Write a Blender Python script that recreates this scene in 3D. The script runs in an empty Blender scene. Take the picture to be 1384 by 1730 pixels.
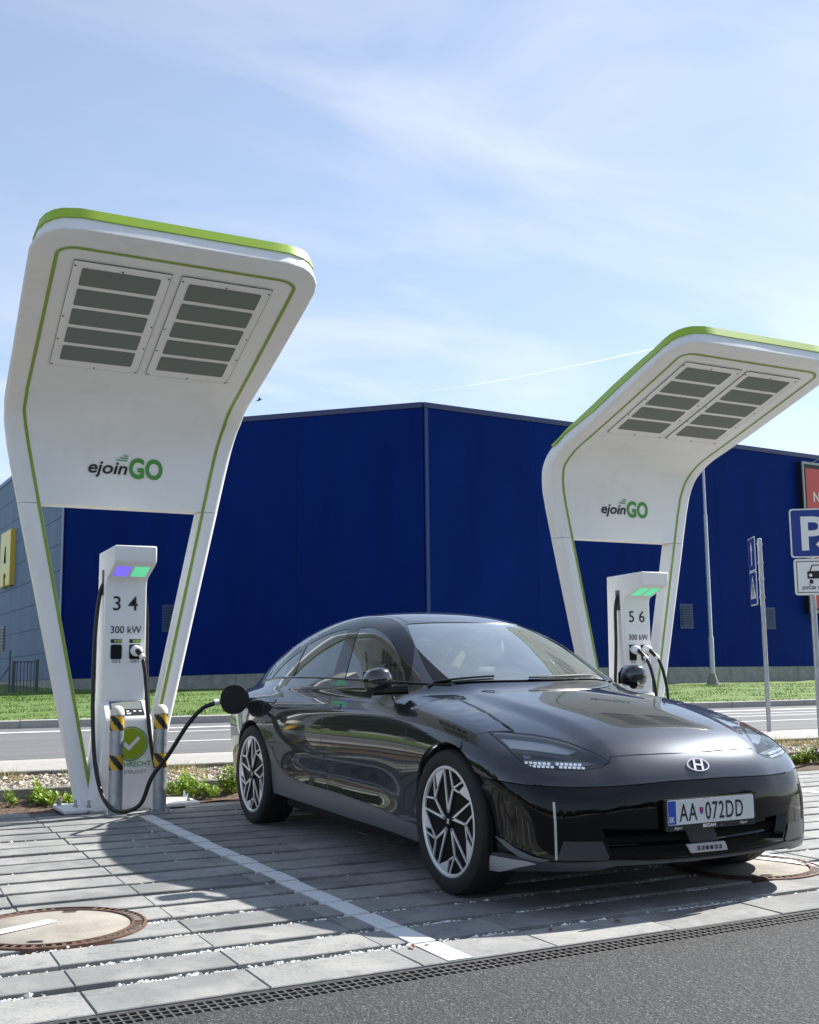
import bpy, bmesh, math, random
import numpy as np
from mathutils import Vector, Matrix
from mathutils.geometry import delaunay_2d_cdt
random.seed(7); RNG = np.random.default_rng(7)
SC = bpy.context.scene
COL = SC.collection
# ------------------------------------------------------------------ camera
CF, CPIT, CYAW, CROL, CH = 1911.0, 0.1347, 0.4713, 0.01095, 1.1209   # focal (px of a 1384 px wide picture), pitch, yaw, roll, eye height
CAR_X, CAR_Y = 3.7053, 5.0577                                         # car centre line, front axle
cp, sp, cy, sy = math.cos(CPIT), math.sin(CPIT), math.cos(CYAW), math.sin(CYAW)
FW = np.array([sy*cp, cy*cp, sp]); R0 = np.array([cy, -sy, 0.0]); U0 = np.cross(R0, FW)
R2 = R0*math.cos(CROL) - U0*math.sin(CROL); U2 = R0*math.sin(CROL) + U0*math.cos(CROL)
EYE = np.array([0, 0, CH])
def ray(u, v): return FW + R2*(u-692)/CF - U2*(v-865)/CF
def at_y(u, v, Y): d = ray(u, v); return EYE + d*(Y/d[1])
def at_depth(u, v, D): d = ray(u, v); return EYE + d*(D/(d[0]*sy + d[1]*cy))
def on_ground(u, v, z=0.0): d = ray(u, v); return EYE + d*((z-CH)/d[2])
cd = bpy.data.cameras.new('camera'); cam = bpy.data.objects.new('camera', cd); COL.objects.link(cam)
cd.sensor_fit = 'HORIZONTAL'; cd.sensor_width = 36.0; cd.lens = 36.0*CF/1384.0
cd.clip_start = 0.05; cd.clip_end = 20000
Mc = Matrix(((R2[0], U2[0], -FW[0], 0), (R2[1], U2[1], -FW[1], 0), (R2[2], U2[2], -FW[2], CH), (0, 0, 0, 1)))
cam.matrix_world = Mc
SC.camera = cam
# ------------------------------------------------------------------ light
SUNV = Vector((1.15, 0.20, 1.0)).normalized()          # direction towards the sun, from the shadows on the paving
EL = math.asin(SUNV.z); AZ = math.atan2(SUNV.x, SUNV.y)
sd = bpy.data.lights.new('sun', 'SUN'); sd.energy = 5.0; sd.angle = math.radians(0.8); sd.color = (1.0, 0.965, 0.915)
so = bpy.data.objects.new('sun', sd); COL.objects.link(so); so.rotation_euler = SUNV.to_track_quat('Z', 'Y').to_euler(); so.location = (20, 5, 30)
W = bpy.data.worlds.new('World'); SC.world = W; W.use_nodes = True
nt = W.node_tree; N = nt.nodes; L = nt.links; N.clear()
out = N.new('ShaderNodeOutputWorld'); bg = N.new('ShaderNodeBackground'); bg.inputs['Strength'].default_value = 0.10
sky = N.new('ShaderNodeTexSky'); sky.sky_type = 'NISHITA'; sky.sun_disc = False
sky.sun_elevation = EL; sky.sun_rotation = AZ; sky.air_density = 1.0; sky.dust_density = 0.35; sky.ozone_density = 1.6; sky.altitude = 150
tc = N.new('ShaderNodeTexCoord'); sep = N.new('ShaderNodeSeparateXYZ'); L.new(tc.outputs['Generated'], sep.inputs[0])
zz = N.new('ShaderNodeMath'); zz.operation = 'MAXIMUM'; zz.inputs[1].default_value = 0.0; L.new(sep.outputs['Z'], zz.inputs[0])
za = N.new('ShaderNodeMath'); za.operation = 'ADD'; za.inputs[1].default_value = 0.22; L.new(zz.outputs[0], za.inputs[0])
dx = N.new('ShaderNodeMath'); dx.operation = 'DIVIDE'; L.new(sep.outputs['X'], dx.inputs[0]); L.new(za.outputs[0], dx.inputs[1])
dy = N.new('ShaderNodeMath'); dy.operation = 'DIVIDE'; L.new(sep.outputs['Y'], dy.inputs[0]); L.new(za.outputs[0], dy.inputs[1])
cmb = N.new('ShaderNodeCombineXYZ'); L.new(dx.outputs[0], cmb.inputs[0]); L.new(dy.outputs[0], cmb.inputs[1])
def wnoise(scale, detail, rough, dist, loc, sx, sy_, rot):
    mp = N.new('ShaderNodeMapping'); mp.inputs['Scale'].default_value = (sx, sy_, 1); mp.inputs['Location'].default_value = loc; mp.inputs['Rotation'].default_value = (0, 0, rot)
    L.new(cmb.outputs[0], mp.inputs[0])
    n = N.new('ShaderNodeTexNoise'); n.inputs['Scale'].default_value = scale; n.inputs['Detail'].default_value = detail; n.inputs['Roughness'].default_value = rough; n.inputs['Distortion'].default_value = dist
    L.new(mp.outputs[0], n.inputs['Vector']); return n
n1 = wnoise(2.2, 9, 0.56, 0.7, (0.3, 1.7, 0), 0.55, 1.25, 0.6)
n2 = wnoise(0.9, 4, 0.5, 0.3, (3.3, 0.4, 0), 1, 1, 0)
r1 = N.new('ShaderNodeMapRange'); r1.inputs[1].default_value = 0.42; r1.inputs[2].default_value = 0.78; r1.inputs[3].default_value = 0.0; r1.inputs[4].default_value = 1.0; L.new(n1.outputs[0], r1.inputs[0])
r2 = N.new('ShaderNodeMapRange'); r2.inputs[1].default_value = 0.35; r2.inputs[2].default_value = 0.7; r2.inputs[3].default_value = 0.25; r2.inputs[4].default_value = 1.0; L.new(n2.outputs[0], r2.inputs[0])
mm = N.new('ShaderNodeMath'); mm.operation = 'MULTIPLY'; L.new(r1.outputs[0], mm.inputs[0]); L.new(r2.outputs[0], mm.inputs[1])
veil = N.new('ShaderNodeMath'); veil.operation = 'ADD'; veil.inputs[1].default_value = 0.20; L.new(mm.outputs[0], veil.inputs[0])
# thin high cloud is lit by the same sky: brighter than the blue behind it, towards the sun too
hs = N.new('ShaderNodeHueSaturation'); hs.inputs['Saturation'].default_value = 0.30; hs.inputs['Value'].default_value = 1.18; L.new(sky.outputs[0], hs.inputs['Color'])
ad = N.new('ShaderNodeMix'); ad.data_type = 'RGBA'; ad.blend_type = 'ADD'; ad.inputs[0].default_value = 1.0; L.new(hs.outputs[0], ad.inputs[6]); ad.inputs[7].default_value = (.6, .65, .72, 1)
mx = N.new('ShaderNodeMix'); mx.data_type = 'RGBA'; L.new(veil.outputs[0], mx.inputs[0]); L.new(sky.outputs[0], mx.inputs[6]); L.new(ad.outputs[2], mx.inputs[7])
tint = N.new('ShaderNodeMix'); tint.data_type = 'RGBA'; tint.blend_type = 'MULTIPLY'; tint.inputs[0].default_value = 1.0; cs = N.new('ShaderNodeVectorMath'); cs.operation = 'SCALE'; cs.inputs['Scale'].default_value = 1/3.2; L.new(mx.outputs[2], cs.inputs[0])
gm_ = N.new('ShaderNodeGamma'); gm_.inputs['Gamma'].default_value = 0.68; L.new(cs.outputs[0], gm_.inputs['Color'])   # high thin haze evens the sky out
L.new(gm_.outputs[0], tint.inputs[6]); tint.inputs[7].default_value = (2.78, 2.96, 3.30, 1)
L.new(tint.outputs[2], bg.inputs[0]); L.new(bg.outputs[0], out.inputs[0])
SC.view_settings.view_transform = 'Standard'; SC.view_settings.look = 'None'; SC.view_settings.gamma = 1.0; SC.view_settings.exposure = 1.05
SC.view_settings.use_curve_mapping = False

# ------------------------------------------------------------------ helpers
class MB:
    def __init__(s): s.v = []; s.f = []; s.m = []
    def add(s, verts, faces, mi=0):
        b = len(s.v); s.v += [tuple(map(float, p)) for p in verts]
        for f in faces: s.f.append(tuple(b+i for i in f)); s.m.append(mi)
        return s
    def box(s, x0, x1, y0, y1, z0, z1, mi=0):
        v = [(x0,y0,z0),(x1,y0,z0),(x1,y1,z0),(x0,y1,z0),(x0,y0,z1),(x1,y0,z1),(x1,y1,z1),(x0,y1,z1)]
        return s.add(v, [(0,3,2,1),(4,5,6,7),(0,1,5,4),(1,2,6,5),(2,3,7,6),(3,0,4,7)], mi)
    def tube(s, pts, rad, n=10, mi=0, cap=True):
        pts = [Vector(p) for p in pts]; rads = rad if hasattr(rad, '__len__') else [rad]*len(pts)
        rings = []; prev = None
        for i, p in enumerate(pts):
            t = (pts[min(i+1, len(pts)-1)] - pts[max(i-1, 0)]).normalized()
            if prev is None:
                a = Vector((0,0,1)) if abs(t.z) < .9 else Vector((1,0,0)); u = t.cross(a).normalized()
            else: u = (prev - t*prev.dot(t)).normalized()
            prev = u; w = t.cross(u)
            rings.append([p + (u*math.cos(2*math.pi*k/n) + w*math.sin(2*math.pi*k/n))*rads[i] for k in range(n)])
        v = [q for r in rings for q in r]; f = []
        for i in range(len(rings)-1):
            for k in range(n): f.append((i*n+k, i*n+(k+1)%n, (i+1)*n+(k+1)%n, (i+1)*n+k))
        if cap: f.append(tuple(range(n-1, -1, -1))); f.append(tuple((len(rings)-1)*n+k for k in range(n)))
        return s.add(v, f, mi)
    def lathe(s, prof, c=(0,0,0), n=24, mi=0, axis='z'):
        v = []; f = []
        for (r, h) in prof:
            for k in range(n):
                a = 2*math.pi*k/n
                if axis == 'z': v.append((c[0]+r*math.cos(a), c[1]+r*math.sin(a), c[2]+h))
                else: v.append((c[0]+h, c[1]+r*math.cos(a), c[2]+r*math.sin(a)))
        for i in range(len(prof)-1):
            for k in range(n): f.append((i*n+k, i*n+(k+1)%n, (i+1)*n+(k+1)%n, (i+1)*n+k))
        if prof[0][0] > 1e-5: f.append(tuple(range(n-1, -1, -1)))
        if prof[-1][0] > 1e-5: f.append(tuple((len(prof)-1)*n+k for k in range(n)))
        return s.add(v, f, mi)
    def prism(s, poly, h, fn, mi=0):
        """poly in 2D, extruded by h; fn(u, v, w) -> xyz, w from 0 to h"""
        n = len(poly); v = [fn(p[0], p[1], 0) for p in poly] + [fn(p[0], p[1], h) for p in poly]
        f = [tuple(range(n-1, -1, -1)), tuple(range(n, 2*n))] + [(i, (i+1)%n, n+(i+1)%n, n+i) for i in range(n)]
        return s.add(v, f, mi)
    def build(s, name, mats, parent=None, smooth=False, bevel=0, seg=2, ang=40, fix=True):
        me = bpy.data.meshes.new(name); me.from_pydata(s.v, [], s.f); me.update()
        if not isinstance(mats, (list, tuple)): mats = [mats]
        for m in mats: me.materials.append(M[m])
        if len(mats) > 1: me.polygons.foreach_set('material_index', s.m)
        if fix:
            bm = bmesh.new(); bm.from_mesh(me); bmesh.ops.recalc_face_normals(bm, faces=bm.faces); bm.to_mesh(me); bm.free()
        if smooth: me.polygons.foreach_set('use_smooth', [True]*len(me.polygons))
        o = bpy.data.objects.new(name, me); COL.objects.link(o)
        if parent: o.parent = parent
        if bevel:
            b = o.modifiers.new('bevel', 'BEVEL'); b.width = bevel; b.segments = seg; b.limit_method = 'ANGLE'; b.angle_limit = math.radians(ang); b.harden_normals = False
        if smooth and ang:
            try: me.set_sharp_from_angle(angle=math.radians(ang))
            except Exception: pass
        return o
def tag(o, label, cat, group=None, kind=None):
    o['label'] = label
    if cat: o['category'] = cat
    if group: o['group'] = group
    if kind: o['kind'] = kind
    return o
def struct(o): o['kind'] = 'structure'; return o
def stuff(o): o['kind'] = 'stuff'; return o
def thing(name, label, cat, loc=(0,0,0), rz=0, group=None):
    o = bpy.data.objects.new(name, None); COL.objects.link(o); o.location = loc; o.rotation_euler = (0, 0, rz); o.empty_display_size = .1
    return tag(o, label, cat, group)
def crv(pts, n=8, closed=False):
    """Catmull-Rom through pts (any dimension)"""
    P = [np.array(p, float) for p in pts]; outp = []; m = len(P)
    rng = range(m if closed else m-1)
    for i in rng:
        p0 = P[(i-1) % m] if closed or i > 0 else 2*P[0]-P[1]
        p1 = P[i]; p2 = P[(i+1) % m]
        p3 = P[(i+2) % m] if closed or i+2 < m else 2*P[-1]-P[-2]
        for k in range(n):
            t = k/n; outp.append(.5*((2*p1)+(-p0+p2)*t+(2*p0-5*p1+4*p2-p3)*t*t+(-p0+3*p1-3*p2+p3)*t**3))
    if not closed: outp.append(P[-1])
    return outp
_dg = None
def text_mesh(txt, size=1.0, bold=0.0, shear=0.0, sx=1.0, extr=0.0, align='LEFT', spacing=1.0):
    cu = bpy.data.curves.new('t', 'FONT'); cu.body = txt; cu.size = size; cu.offset = bold; cu.shear = shear; cu.extrude = extr; cu.align_x = align; cu.space_character = spacing; cu.resolution_u = 4
    ob = bpy.data.objects.new('t', cu); COL.objects.link(ob)
    dg = bpy.context.evaluated_depsgraph_get(); dg.update()
    me = bpy.data.meshes.new_from_object(ob.evaluated_get(dg))
    bpy.data.objects.remove(ob); bpy.data.curves.remove(cu)
    v = [(p.co.x*sx, p.co.y, p.co.z) for p in me.vertices]; f = [tuple(q.vertices) for q in me.polygons]
    bpy.data.meshes.remove(me); return v, f
def text(name, txt, mat, fn, parent=None, size=1.0, **kw):
    """fn(u, v, w) maps flat lettering onto its place"""
    v, f = text_mesh(txt, size, **kw); mb = MB(); mb.add([fn(*p) for p in v], f); return mb.build(name, mat, parent, fix=False)

# ------------------------------------------------------------------ materials
M = {}
class NT:
    def __init__(s, name):
        s.m = bpy.data.materials.new(name); s.m.use_nodes = True; s.t = s.m.node_tree; s.n = s.t.nodes; s.l = s.t.links; s.b = s.n['Principled BSDF']; M[name] = s.m
    def tc(s, what='Object'): n = s.n.new('ShaderNodeTexCoord'); return n.outputs[what]
    def noise(s, vec, scale, detail=4, rough=.55, dist=0):
        n = s.n.new('ShaderNodeTexNoise'); n.inputs['Scale'].default_value = scale; n.inputs['Detail'].default_value = detail; n.inputs['Roughness'].default_value = rough; n.inputs['Distortion'].default_value = dist
        if vec is not None: s.l.new(vec, n.inputs['Vector'])
        return n.outputs[0]
    def map(s, vec, scale=(1,1,1), loc=(0,0,0)):
        n = s.n.new('ShaderNodeMapping'); n.inputs['Scale'].default_value = scale; n.inputs['Location'].default_value = loc; s.l.new(vec, n.inputs[0]); return n.outputs[0]
    def ramp(s, fac, stops):
        n = s.n.new('ShaderNodeValToRGB'); e = n.color_ramp.elements
        while len(e) < len(stops): e.new(.5)
        for i, (p, c) in enumerate(stops): e[i].position = p; e[i].color = (*c, 1) if len(c) == 3 else c
        s.l.new(fac, n.inputs[0]); return n.outputs[0]
    def rng(s, v, a, b, c, d):
        n = s.n.new('ShaderNodeMapRange'); 
        for i, q in enumerate((a, b, c, d)): n.inputs[i+1].default_value = q
        s.l.new(v, n.inputs[0]); return n.outputs[0]
    def mix(s, fac, a, b, mode='MIX'):
        n = s.n.new('ShaderNodeMix'); n.data_type = 'RGBA'; n.blend_type = mode
        for v, i in ((fac, 0), (a, 6), (b, 7)):
            if isinstance(v, (int, float)): n.inputs[i].default_value = v
            elif isinstance(v, tuple): n.inputs[i].default_value = (*v, 1)
            else: s.l.new(v, n.inputs[i])
        return n.outputs[2]
    def math(s, op, a, b):
        n = s.n.new('ShaderNodeMath'); n.operation = op
        for i, v in enumerate((a, b)):
            if isinstance(v, (int, float)): n.inputs[i].default_value = v
            else: s.l.new(v, n.inputs[i])
        return n.outputs[0]
    def rand(s): return s.n.new('ShaderNodeObjectInfo').outputs['Random']
    def col(s, v):
        if isinstance(v, tuple): s.b.inputs['Base Color'].default_value = (*v, 1)
        else: s.l.new(v, s.b.inputs['Base Color'])
        return s
    def set(s, **k):
        for a, v in k.items():
            i = s.b.inputs[a.replace('_', ' ')]
            if hasattr(v, 'is_linked') or hasattr(v, 'links'): s.l.new(v, i)
            else: i.default_value = v
        return s
    def bump(s, h, strength=.3, dist=.01):
        n = s.n.new('ShaderNodeBump'); n.inputs['Strength'].default_value = strength; n.inputs['Distance'].default_value = dist; s.l.new(h, n.inputs['Height']); s.l.new(n.outputs[0], s.b.inputs['Normal']); return s
def flat(name, c, rough=.5, metal=0, **k): return NT(name).col(c).set(Roughness=rough, Metallic=metal, **k)

def dirty(name, c, rough=.45, amt=.12, scale=3, **k):
    """plain coating with faint grime and streaks"""
    t = NT(name); v = t.tc(); n = t.noise(v, scale, 6, .6); n2 = t.noise(t.map(v, (7, 7, .5)), scale, 4, .6)
    g = t.math('MULTIPLY', t.rng(n, .45, .8, 0, 1), t.rng(n2, .35, .75, 0, 1))
    t.col(t.mix(t.math('MULTIPLY', g, amt), c, tuple(x*.45 for x in c))); t.set(Roughness=rough, **k); return t
dirty('white_coat', (.84, .84, .83), .38, .30, 1.6)
flat('white_edge', (.84, .84, .83), .35)
flat('green_band', (.34, .52, .035), .4)
flat('green_line', (.24, .36, .03), .45)
flat('black_plastic', (.012, .012, .013), .45)
flat('cable_rubber', (.008, .008, .009), .42)
flat('dark_line', (.06, .06, .06), .6)
t = NT('lamp_glass'); t.col((.165, .188, .175)).set(Roughness=.55, Specular_IOR_Level=.3)
flat('print_black', (.012, .013, .016), .5)
flat('print_green', (.07, .30, .045), .5)
flat('print_lime', (.27, .40, .01), .45)
flat('print_grey', (.30, .36, .28), .5)
flat('print_white', (.8, .8, .78), .45)
t = NT('light_violet'); t.col((.08, .06, .35)).set(Emission_Color=(.17, .12, .75, 1), Emission_Strength=.55, Roughness=.4)
t = NT('light_green'); t.col((.05, .3, .15)).set(Emission_Color=(.10, .52, .27, 1), Emission_Strength=.55, Roughness=.4)
flat('screen', (.03, .033, .036), .12)
flat('screen_icons', (.7, .72, .72), .4)
t = NT('galvanised'); v = t.tc(); n = t.noise(t.map(v, (1, 1, .6)), 26, 5, .65); t.col(t.ramp(n, [(.3, (.30, .33, .36)), (.7, (.50, .53, .56))])).set(Metallic=.75, Roughness=t.rng(n, .3, .7, .32, .55))
flat('bollard_cap', (.70, .66, .55), .5)
flat('tape_yellow', (.58, .37, .03), .4); flat('tape_black', (.012, .012, .012), .45)
t = NT('asphalt'); v = t.tc(); n = t.noise(v, 105, 3, .75); n2 = t.noise(v, .6, 4, .6); n3 = t.noise(v, 60, 2, .5)
c = t.ramp(n, [(.34, (.007, .0075, .008)), (.50, (.028, .029, .030)), (.60, (.062, .063, .062)), (.70, (.25, .245, .235))])
t.col(t.mix(t.rng(n2, .3, .7, .0, .25), c, (.06, .059, .057))).set(Roughness=.82).bump(t.math('ADD', n, n3), 1.0, .010)
t = NT('road_asphalt'); v = t.tc(); n = t.noise(v, 30, 4, .7); n2 = t.noise(t.map(v, (.12, 1.6, 1)), 1.2, 5, .6); c = t.ramp(n, [(.3, (.075, .077, .08)), (.7, (.135, .137, .14))]); t.col(t.mix(t.rng(n2, .35, .7, 0, .5), c, (.19, .19, .186))).set(Roughness=.85)
t = NT('paver'); v = t.tc(); rn = t.rand(); n = t.noise(v, 60, 5, .65); n2 = t.noise(v, 2.3, 5, .6, .4); n3 = t.noise(v, 320, 2, .6)
c = t.ramp(rn, [(0, (.150, .154, .150)), (.35, (.225, .228, .22)), (.7, (.255, .257, .246)), (1, (.30, .298, .283))])
c = t.mix(t.rng(n, .38, .68, 0, .75), c, (.15, .155, .15)); c = t.mix(t.rng(n2, .42, .68, 0, .6), c, (.37, .362, .335)); c = t.mix(t.rng(t.noise(v, 7.5, 6, .7), .52, .68, 0, .55), c, (.105, .108, .105)); c = t.mix(t.rng(n3, .62, .75, 0, .5), c, (.14, .14, .14))
t.col(c).set(Roughness=.82).bump(t.math('ADD', n, t.math('MULTIPLY', n3, .6)), .35, .004)
t = NT('concrete'); v = t.tc(); n = t.noise(v, 5, 7, .65, .5); n2 = t.noise(t.map(v, (1.4, 1.4, .35)), 2.2, 5, .6); c = t.ramp(n, [(.3, (.235, .235, .22)), (.7, (.40, .395, .37))]); t.col(t.mix(t.rng(n2, .45, .72, 0, .5), c, (.17, .165, .15))).set(Roughness=.88).bump(t.noise(v, 60, 4, .6), .3, .005)
t = NT('old_concrete'); v = t.tc(); n = t.noise(v, 9, 7, .65, .5); n2 = t.noise(v, 1.6, 4, .6); c = t.ramp(n, [(.3, (.15, .145, .125)), (.7, (.29, .28, .25))]); t.col(t.mix(t.rng(n2, .45, .7, 0, .5), c, (.12, .115, .095))).set(Roughness=.9).bump(t.noise(v, 80, 4, .6), .5, .006)
t = NT('sidewalk'); v = t.tc(); n = t.noise(v, 14, 6, .65); t.col(t.ramp(n, [(.3, (.29, .28, .258)), (.7, (.39, .38, .352))])).set(Roughness=.88)
t = NT('line_paint'); v = t.tc(); n = t.noise(v, 120, 4, .7); n2 = t.noise(v, 9, 5, .6); t.col(t.mix(t.math('MULTIPLY', t.rng(n, .5, .68, 0, 1), t.rng(n2, .35, .65, .15, .8)), (.70, .71, .71), (.33, .33, .32))).set(Roughness=.65)
t = NT('bedding'); v = t.tc(); n = t.noise(v, 120, 4, .6); t.col(t.ramp(n, [(.3, (.06, .058, .055)), (.7, (.16, .155, .145))])).set(Roughness=.95)
flat('white_chip', (.80, .79, .76), .8)
t = NT('pebble'); rn = t.tc('Object'); n = t.noise(rn, 11, 2, .5); t.col(t.ramp(n, [(.2, (.20, .16, .115)), (.5, (.38, .33, .255)), (.8, (.54, .49, .41))])).set(Roughness=.8)
t = NT('soil'); v = t.tc(); n = t.noise(v, 25, 6, .7); t.col(t.ramp(n, [(.3, (.045, .028, .018)), (.7, (.17, .11, .07))])).set(Roughness=.95).bump(n, .8, .03)
t = NT('lawn'); v = t.tc(); n = t.noise(v, 1.3, 6, .7); n2 = t.noise(v, 14, 4, .7); c = t.ramp(n, [(.3, (.055, .115, .012)), (.7, (.115, .20, .025))]); t.col(t.mix(t.rng(n2, .4, .7, 0, .5), c, (.10, .12, .02))).set(Roughness=.9)
def leafmat(name, stops, scale=3.0, trans=.25):
    t = NT(name); v = t.tc(); n = t.noise(v, scale, 3, .6); t.col(t.ramp(n, stops)).set(Roughness=.55)
    tr = t.n.new('ShaderNodeBsdfTranslucent'); t.l.new(t.b.inputs['Base Color'].links[0].from_socket, tr.inputs[0]); ms = t.n.new('ShaderNodeMixShader'); ms.inputs[0].default_value = trans
    o = t.n['Material Output']; t.l.new(t.b.outputs[0], ms.inputs[1]); t.l.new(tr.outputs[0], ms.inputs[2]); t.l.new(ms.outputs[0], o.inputs[0])
leafmat('grass_blade', [(.25, (.045, .11, .010)), (.5, (.085, .165, .018)), (.75, (.15, .22, .035))], 1.1)
leafmat('weed_leaf', [(.25, (.12, .22, .018)), (.5, (.24, .36, .035)), (.75, (.38, .46, .07))], 9.0)
leafmat('dry_grass', [(.25, (.20, .22, .05)), (.5, (.38, .32, .10)), (.75, (.50, .42, .20))], 7.0)
leafmat('purple_flower', [(.3, (.16, .02, .10)), (.7, (.34, .07, .22))], 30.0)
leafmat('tree_leaf', [(.25, (.022, .040, .010)), (.5, (.045, .075, .018)), (.75, (.08, .115, .03))], .5)
t = NT('rust_iron'); v = t.tc(); n = t.noise(v, 22, 6, .7); t.col(t.ramp(n, [(.3, (.055, .035, .026)), (.55, (.12, .065, .042)), (.75, (.21, .125, .085))])).set(Roughness=.75, Metallic=.2).bump(n, .5, .004)
t = NT('grate_iron'); v = t.tc(); n = t.noise(v, 30, 5, .7); t.col(t.ramp(n, [(.3, (.055, .054, .052)), (.7, (.15, .14, .13))])).set(Roughness=.6, Metallic=.4)
flat('void_dark', (.004, .004, .004), .95)
t = NT('manhole_concrete'); v = t.tc(); n = t.noise(v, 150, 4, .75); n2 = t.noise(v, 4, 5, .6); c = t.ramp(n, [(.3, (.20, .182, .15)), (.7, (.42, .385, .325))]); t.col(t.mix(t.rng(n2, .42, .62, 0, .6), c, (.19, .17, .14))).set(Roughness=.9).bump(n, .4, .003)
def wallmat(name, a, b, rough, coat):
    t = NT(name); v = t.tc(); n = t.noise(t.map(v, (1, 1, .25)), .55, 5, .6); n2 = t.noise(v, 3, 4, .6); c = t.ramp(n, [(.3, a), (.7, b)]); t.col(c).set(Roughness=t.rng(n2, .3, .7, rough-.04, rough+.05), Coat_Weight=coat, Coat_Roughness=.18, Specular_IOR_Level=.03); t.bump(t.noise(v, .35, 3, .5), .12, .02)
wallmat('blue_wall', (.0024, .0150, .128), (.0042, .0235, .185), .5, .0)
wallmat('sky_sheen_wall', (.15, .20, .32), (.175, .23, .36), .5, .0)  # far-left facade: grazing sky reflection painted into a paler base colour
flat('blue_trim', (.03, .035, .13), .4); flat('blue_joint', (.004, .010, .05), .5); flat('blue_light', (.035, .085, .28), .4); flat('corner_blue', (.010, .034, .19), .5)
flat('vent_slat', (.020, .045, .16), .45)
flat('letter_yellow', (.80, .50, .05), .4); flat('letter_face', (.84, .66, .22), .4)
flat('sign_blue', (.005, .032, .24), .35); flat('sign_white', (.78, .79, .78), .4); flat('sign_edge', (.55, .57, .58), .4, .6)
flat('poster_red', (.62, .075, .07), .5); flat('poster_frame', (.28, .29, .30), .4, .7)
flat('fence_grey', (.09, .10, .115), .5, .3)
flat('bird_dark', (.03, .028, .026), .8)
flat('dead_leaf', (.20, .085, .035), .8); flat('bark', (.08, .06, .045), .9)
# ================================================================== SETTING
def quad_sheet(name, pts, mat, nx=1, ny=1, zn=0.0):
    """sheet between four corners (ccw), subdivided"""
    mb = MB(); A, B, C, D = [np.array(p, float) for p in pts]; v = []; f = []
    for j in range(ny+1):
        for i in range(nx+1):
            s, t_ = i/nx, j/ny; p = A*(1-s)*(1-t_)+B*s*(1-t_)+C*s*t_+D*(1-s)*t_
            if zn: p = p + np.array([0, 0, RNG.normal(0, zn)])
            v.append(p)
    for j in range(ny):
        for i in range(nx): a = j*(nx+1)+i; f.append((a, a+1, a+nx+2, a+nx+1))
    mb.add(v, f); return mb.build(name, mat, smooth=bool(zn), ang=0)
def S(y0, x): return y0 - .09*(x-1.5)
XL, XR = -40.0, 46.0
def strip(name, ya, yb, za, zb, mat, nx=1, ny=1, zn=0):
    return quad_sheet(name, [(XL, S(ya, XL), za), (XR, S(ya, XR), za), (XR, S(yb, XR), zb), (XL, S(yb, XL), zb)], mat, nx, ny, zn)
struct(quad_sheet('ground', [(-3000,-3000,-.25), (3000,-3000,-.25), (3000,3000,-.25), (-3000,3000,-.25)], 'lawn'))
struct(quad_sheet('asphalt_lot', [(-45,-45,-.004), (45,-45,-.004), (45,3.80,-.004), (-45,3.80,-.004)], 'asphalt'))
# ---- parking bays: every paver a piece
def yw(x, y): return y - .07*(x-1.5)*((y-3.95)/5.6)
pave = struct(quad_sheet('parking_pavement', [(-9, 3.8, -.024), (16, 3.8, -.024), (16, 8.7, -.024), (-9, 10.4, -.024)], 'bedding'))
def paver_mesh(l, w):
    me = bpy.data.meshes.new('paver'); e = .0035; h = .07
    v = [(-l/2,-w/2,-h),(l/2,-w/2,-h),(l/2,w/2,-h),(-l/2,w/2,-h),(-l/2,-w/2,-e),(l/2,-w/2,-e),(l/2,w/2,-e),(-l/2,w/2,-e),(-l/2+e,-w/2+e,0),(l/2-e,-w/2+e,0),(l/2-e,w/2-e,0),(-l/2+e,w/2-e,0)]
    f = [(8,9,10,11)]+[(a, (a+1)%4, 4+(a+1)%4, 4+a) for a in range(4)]+[(4+a, 4+(a+1)%4, 8+(a+1)%4, 8+a) for a in range(4)]
    me.from_pydata(v, [], f); me.materials.append(M['paver']); return me
t = M['paver'].node_tree
for n in list(t.nodes):
    if n.type == 'TEX_COORD':
        g = t.nodes.new('ShaderNodeNewGeometry')
        for l in list(n.outputs['Object'].links): t.links.new(g.outputs['Position'], l.to_socket)
PM = paver_mesh(.6025, .240); PM0 = paver_mesh(.6005, .290)
courses = [(4.098, PM0)] + [(4.245+.0705+.120+.3105*k, PM) for k in range(17)]
rest = MB(); npv = 0; GAPS = []; PVR = []
def clear_of(x, y, c, r): return math.hypot(x-c[0], y-c[1]) > r
MH1 = (.93, 5.30); MH2 = (4.56, 4.90)
for ci, (yc, me) in enumerate(courses):
    for k in range(-14, 22):
        xc = .84+.605*(k+.5); yy = yw(xc, yc)
        if 1.66 < xc < 2.86 and yc > 9.1: continue
        if yy > S(9.62, xc)-.1: continue
        rz = math.atan(-.07*(yc-3.95)/5.6); dz = RNG.normal(0, .0016)
        # is it near the view?
        q = np.array([xc, yy, 0]) - EYE; d = q@FW; u = 692+CF*(q@R2)/d if d > .5 else 9e9; vv = 865-CF*(q@U2)/d if d > .5 else 9e9
        if d > .5 and -330 < u < 1384+230 and vv < 1900 and npv < 298:
            o = bpy.data.objects.new('paver', me); COL.objects.link(o); o.parent = pave; o.location = (xc, yy, dz); o.rotation_euler = (RNG.normal(0,.003), RNG.normal(0,.002), rz+RNG.normal(0,.002)); npv += 1
        else:
            c_, s_ = math.cos(rz), math.sin(rz); rest.add([(xc+c_*p.co.x-s_*p.co.y, yy+s_*p.co.x+c_*p.co.y, p.co.z+dz) for p in me.vertices], [tuple(p.vertices) for p in me.polygons])
if rest.v: stuff(rest.build('paver_rest', 'paver', pave, fix=False))
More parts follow.
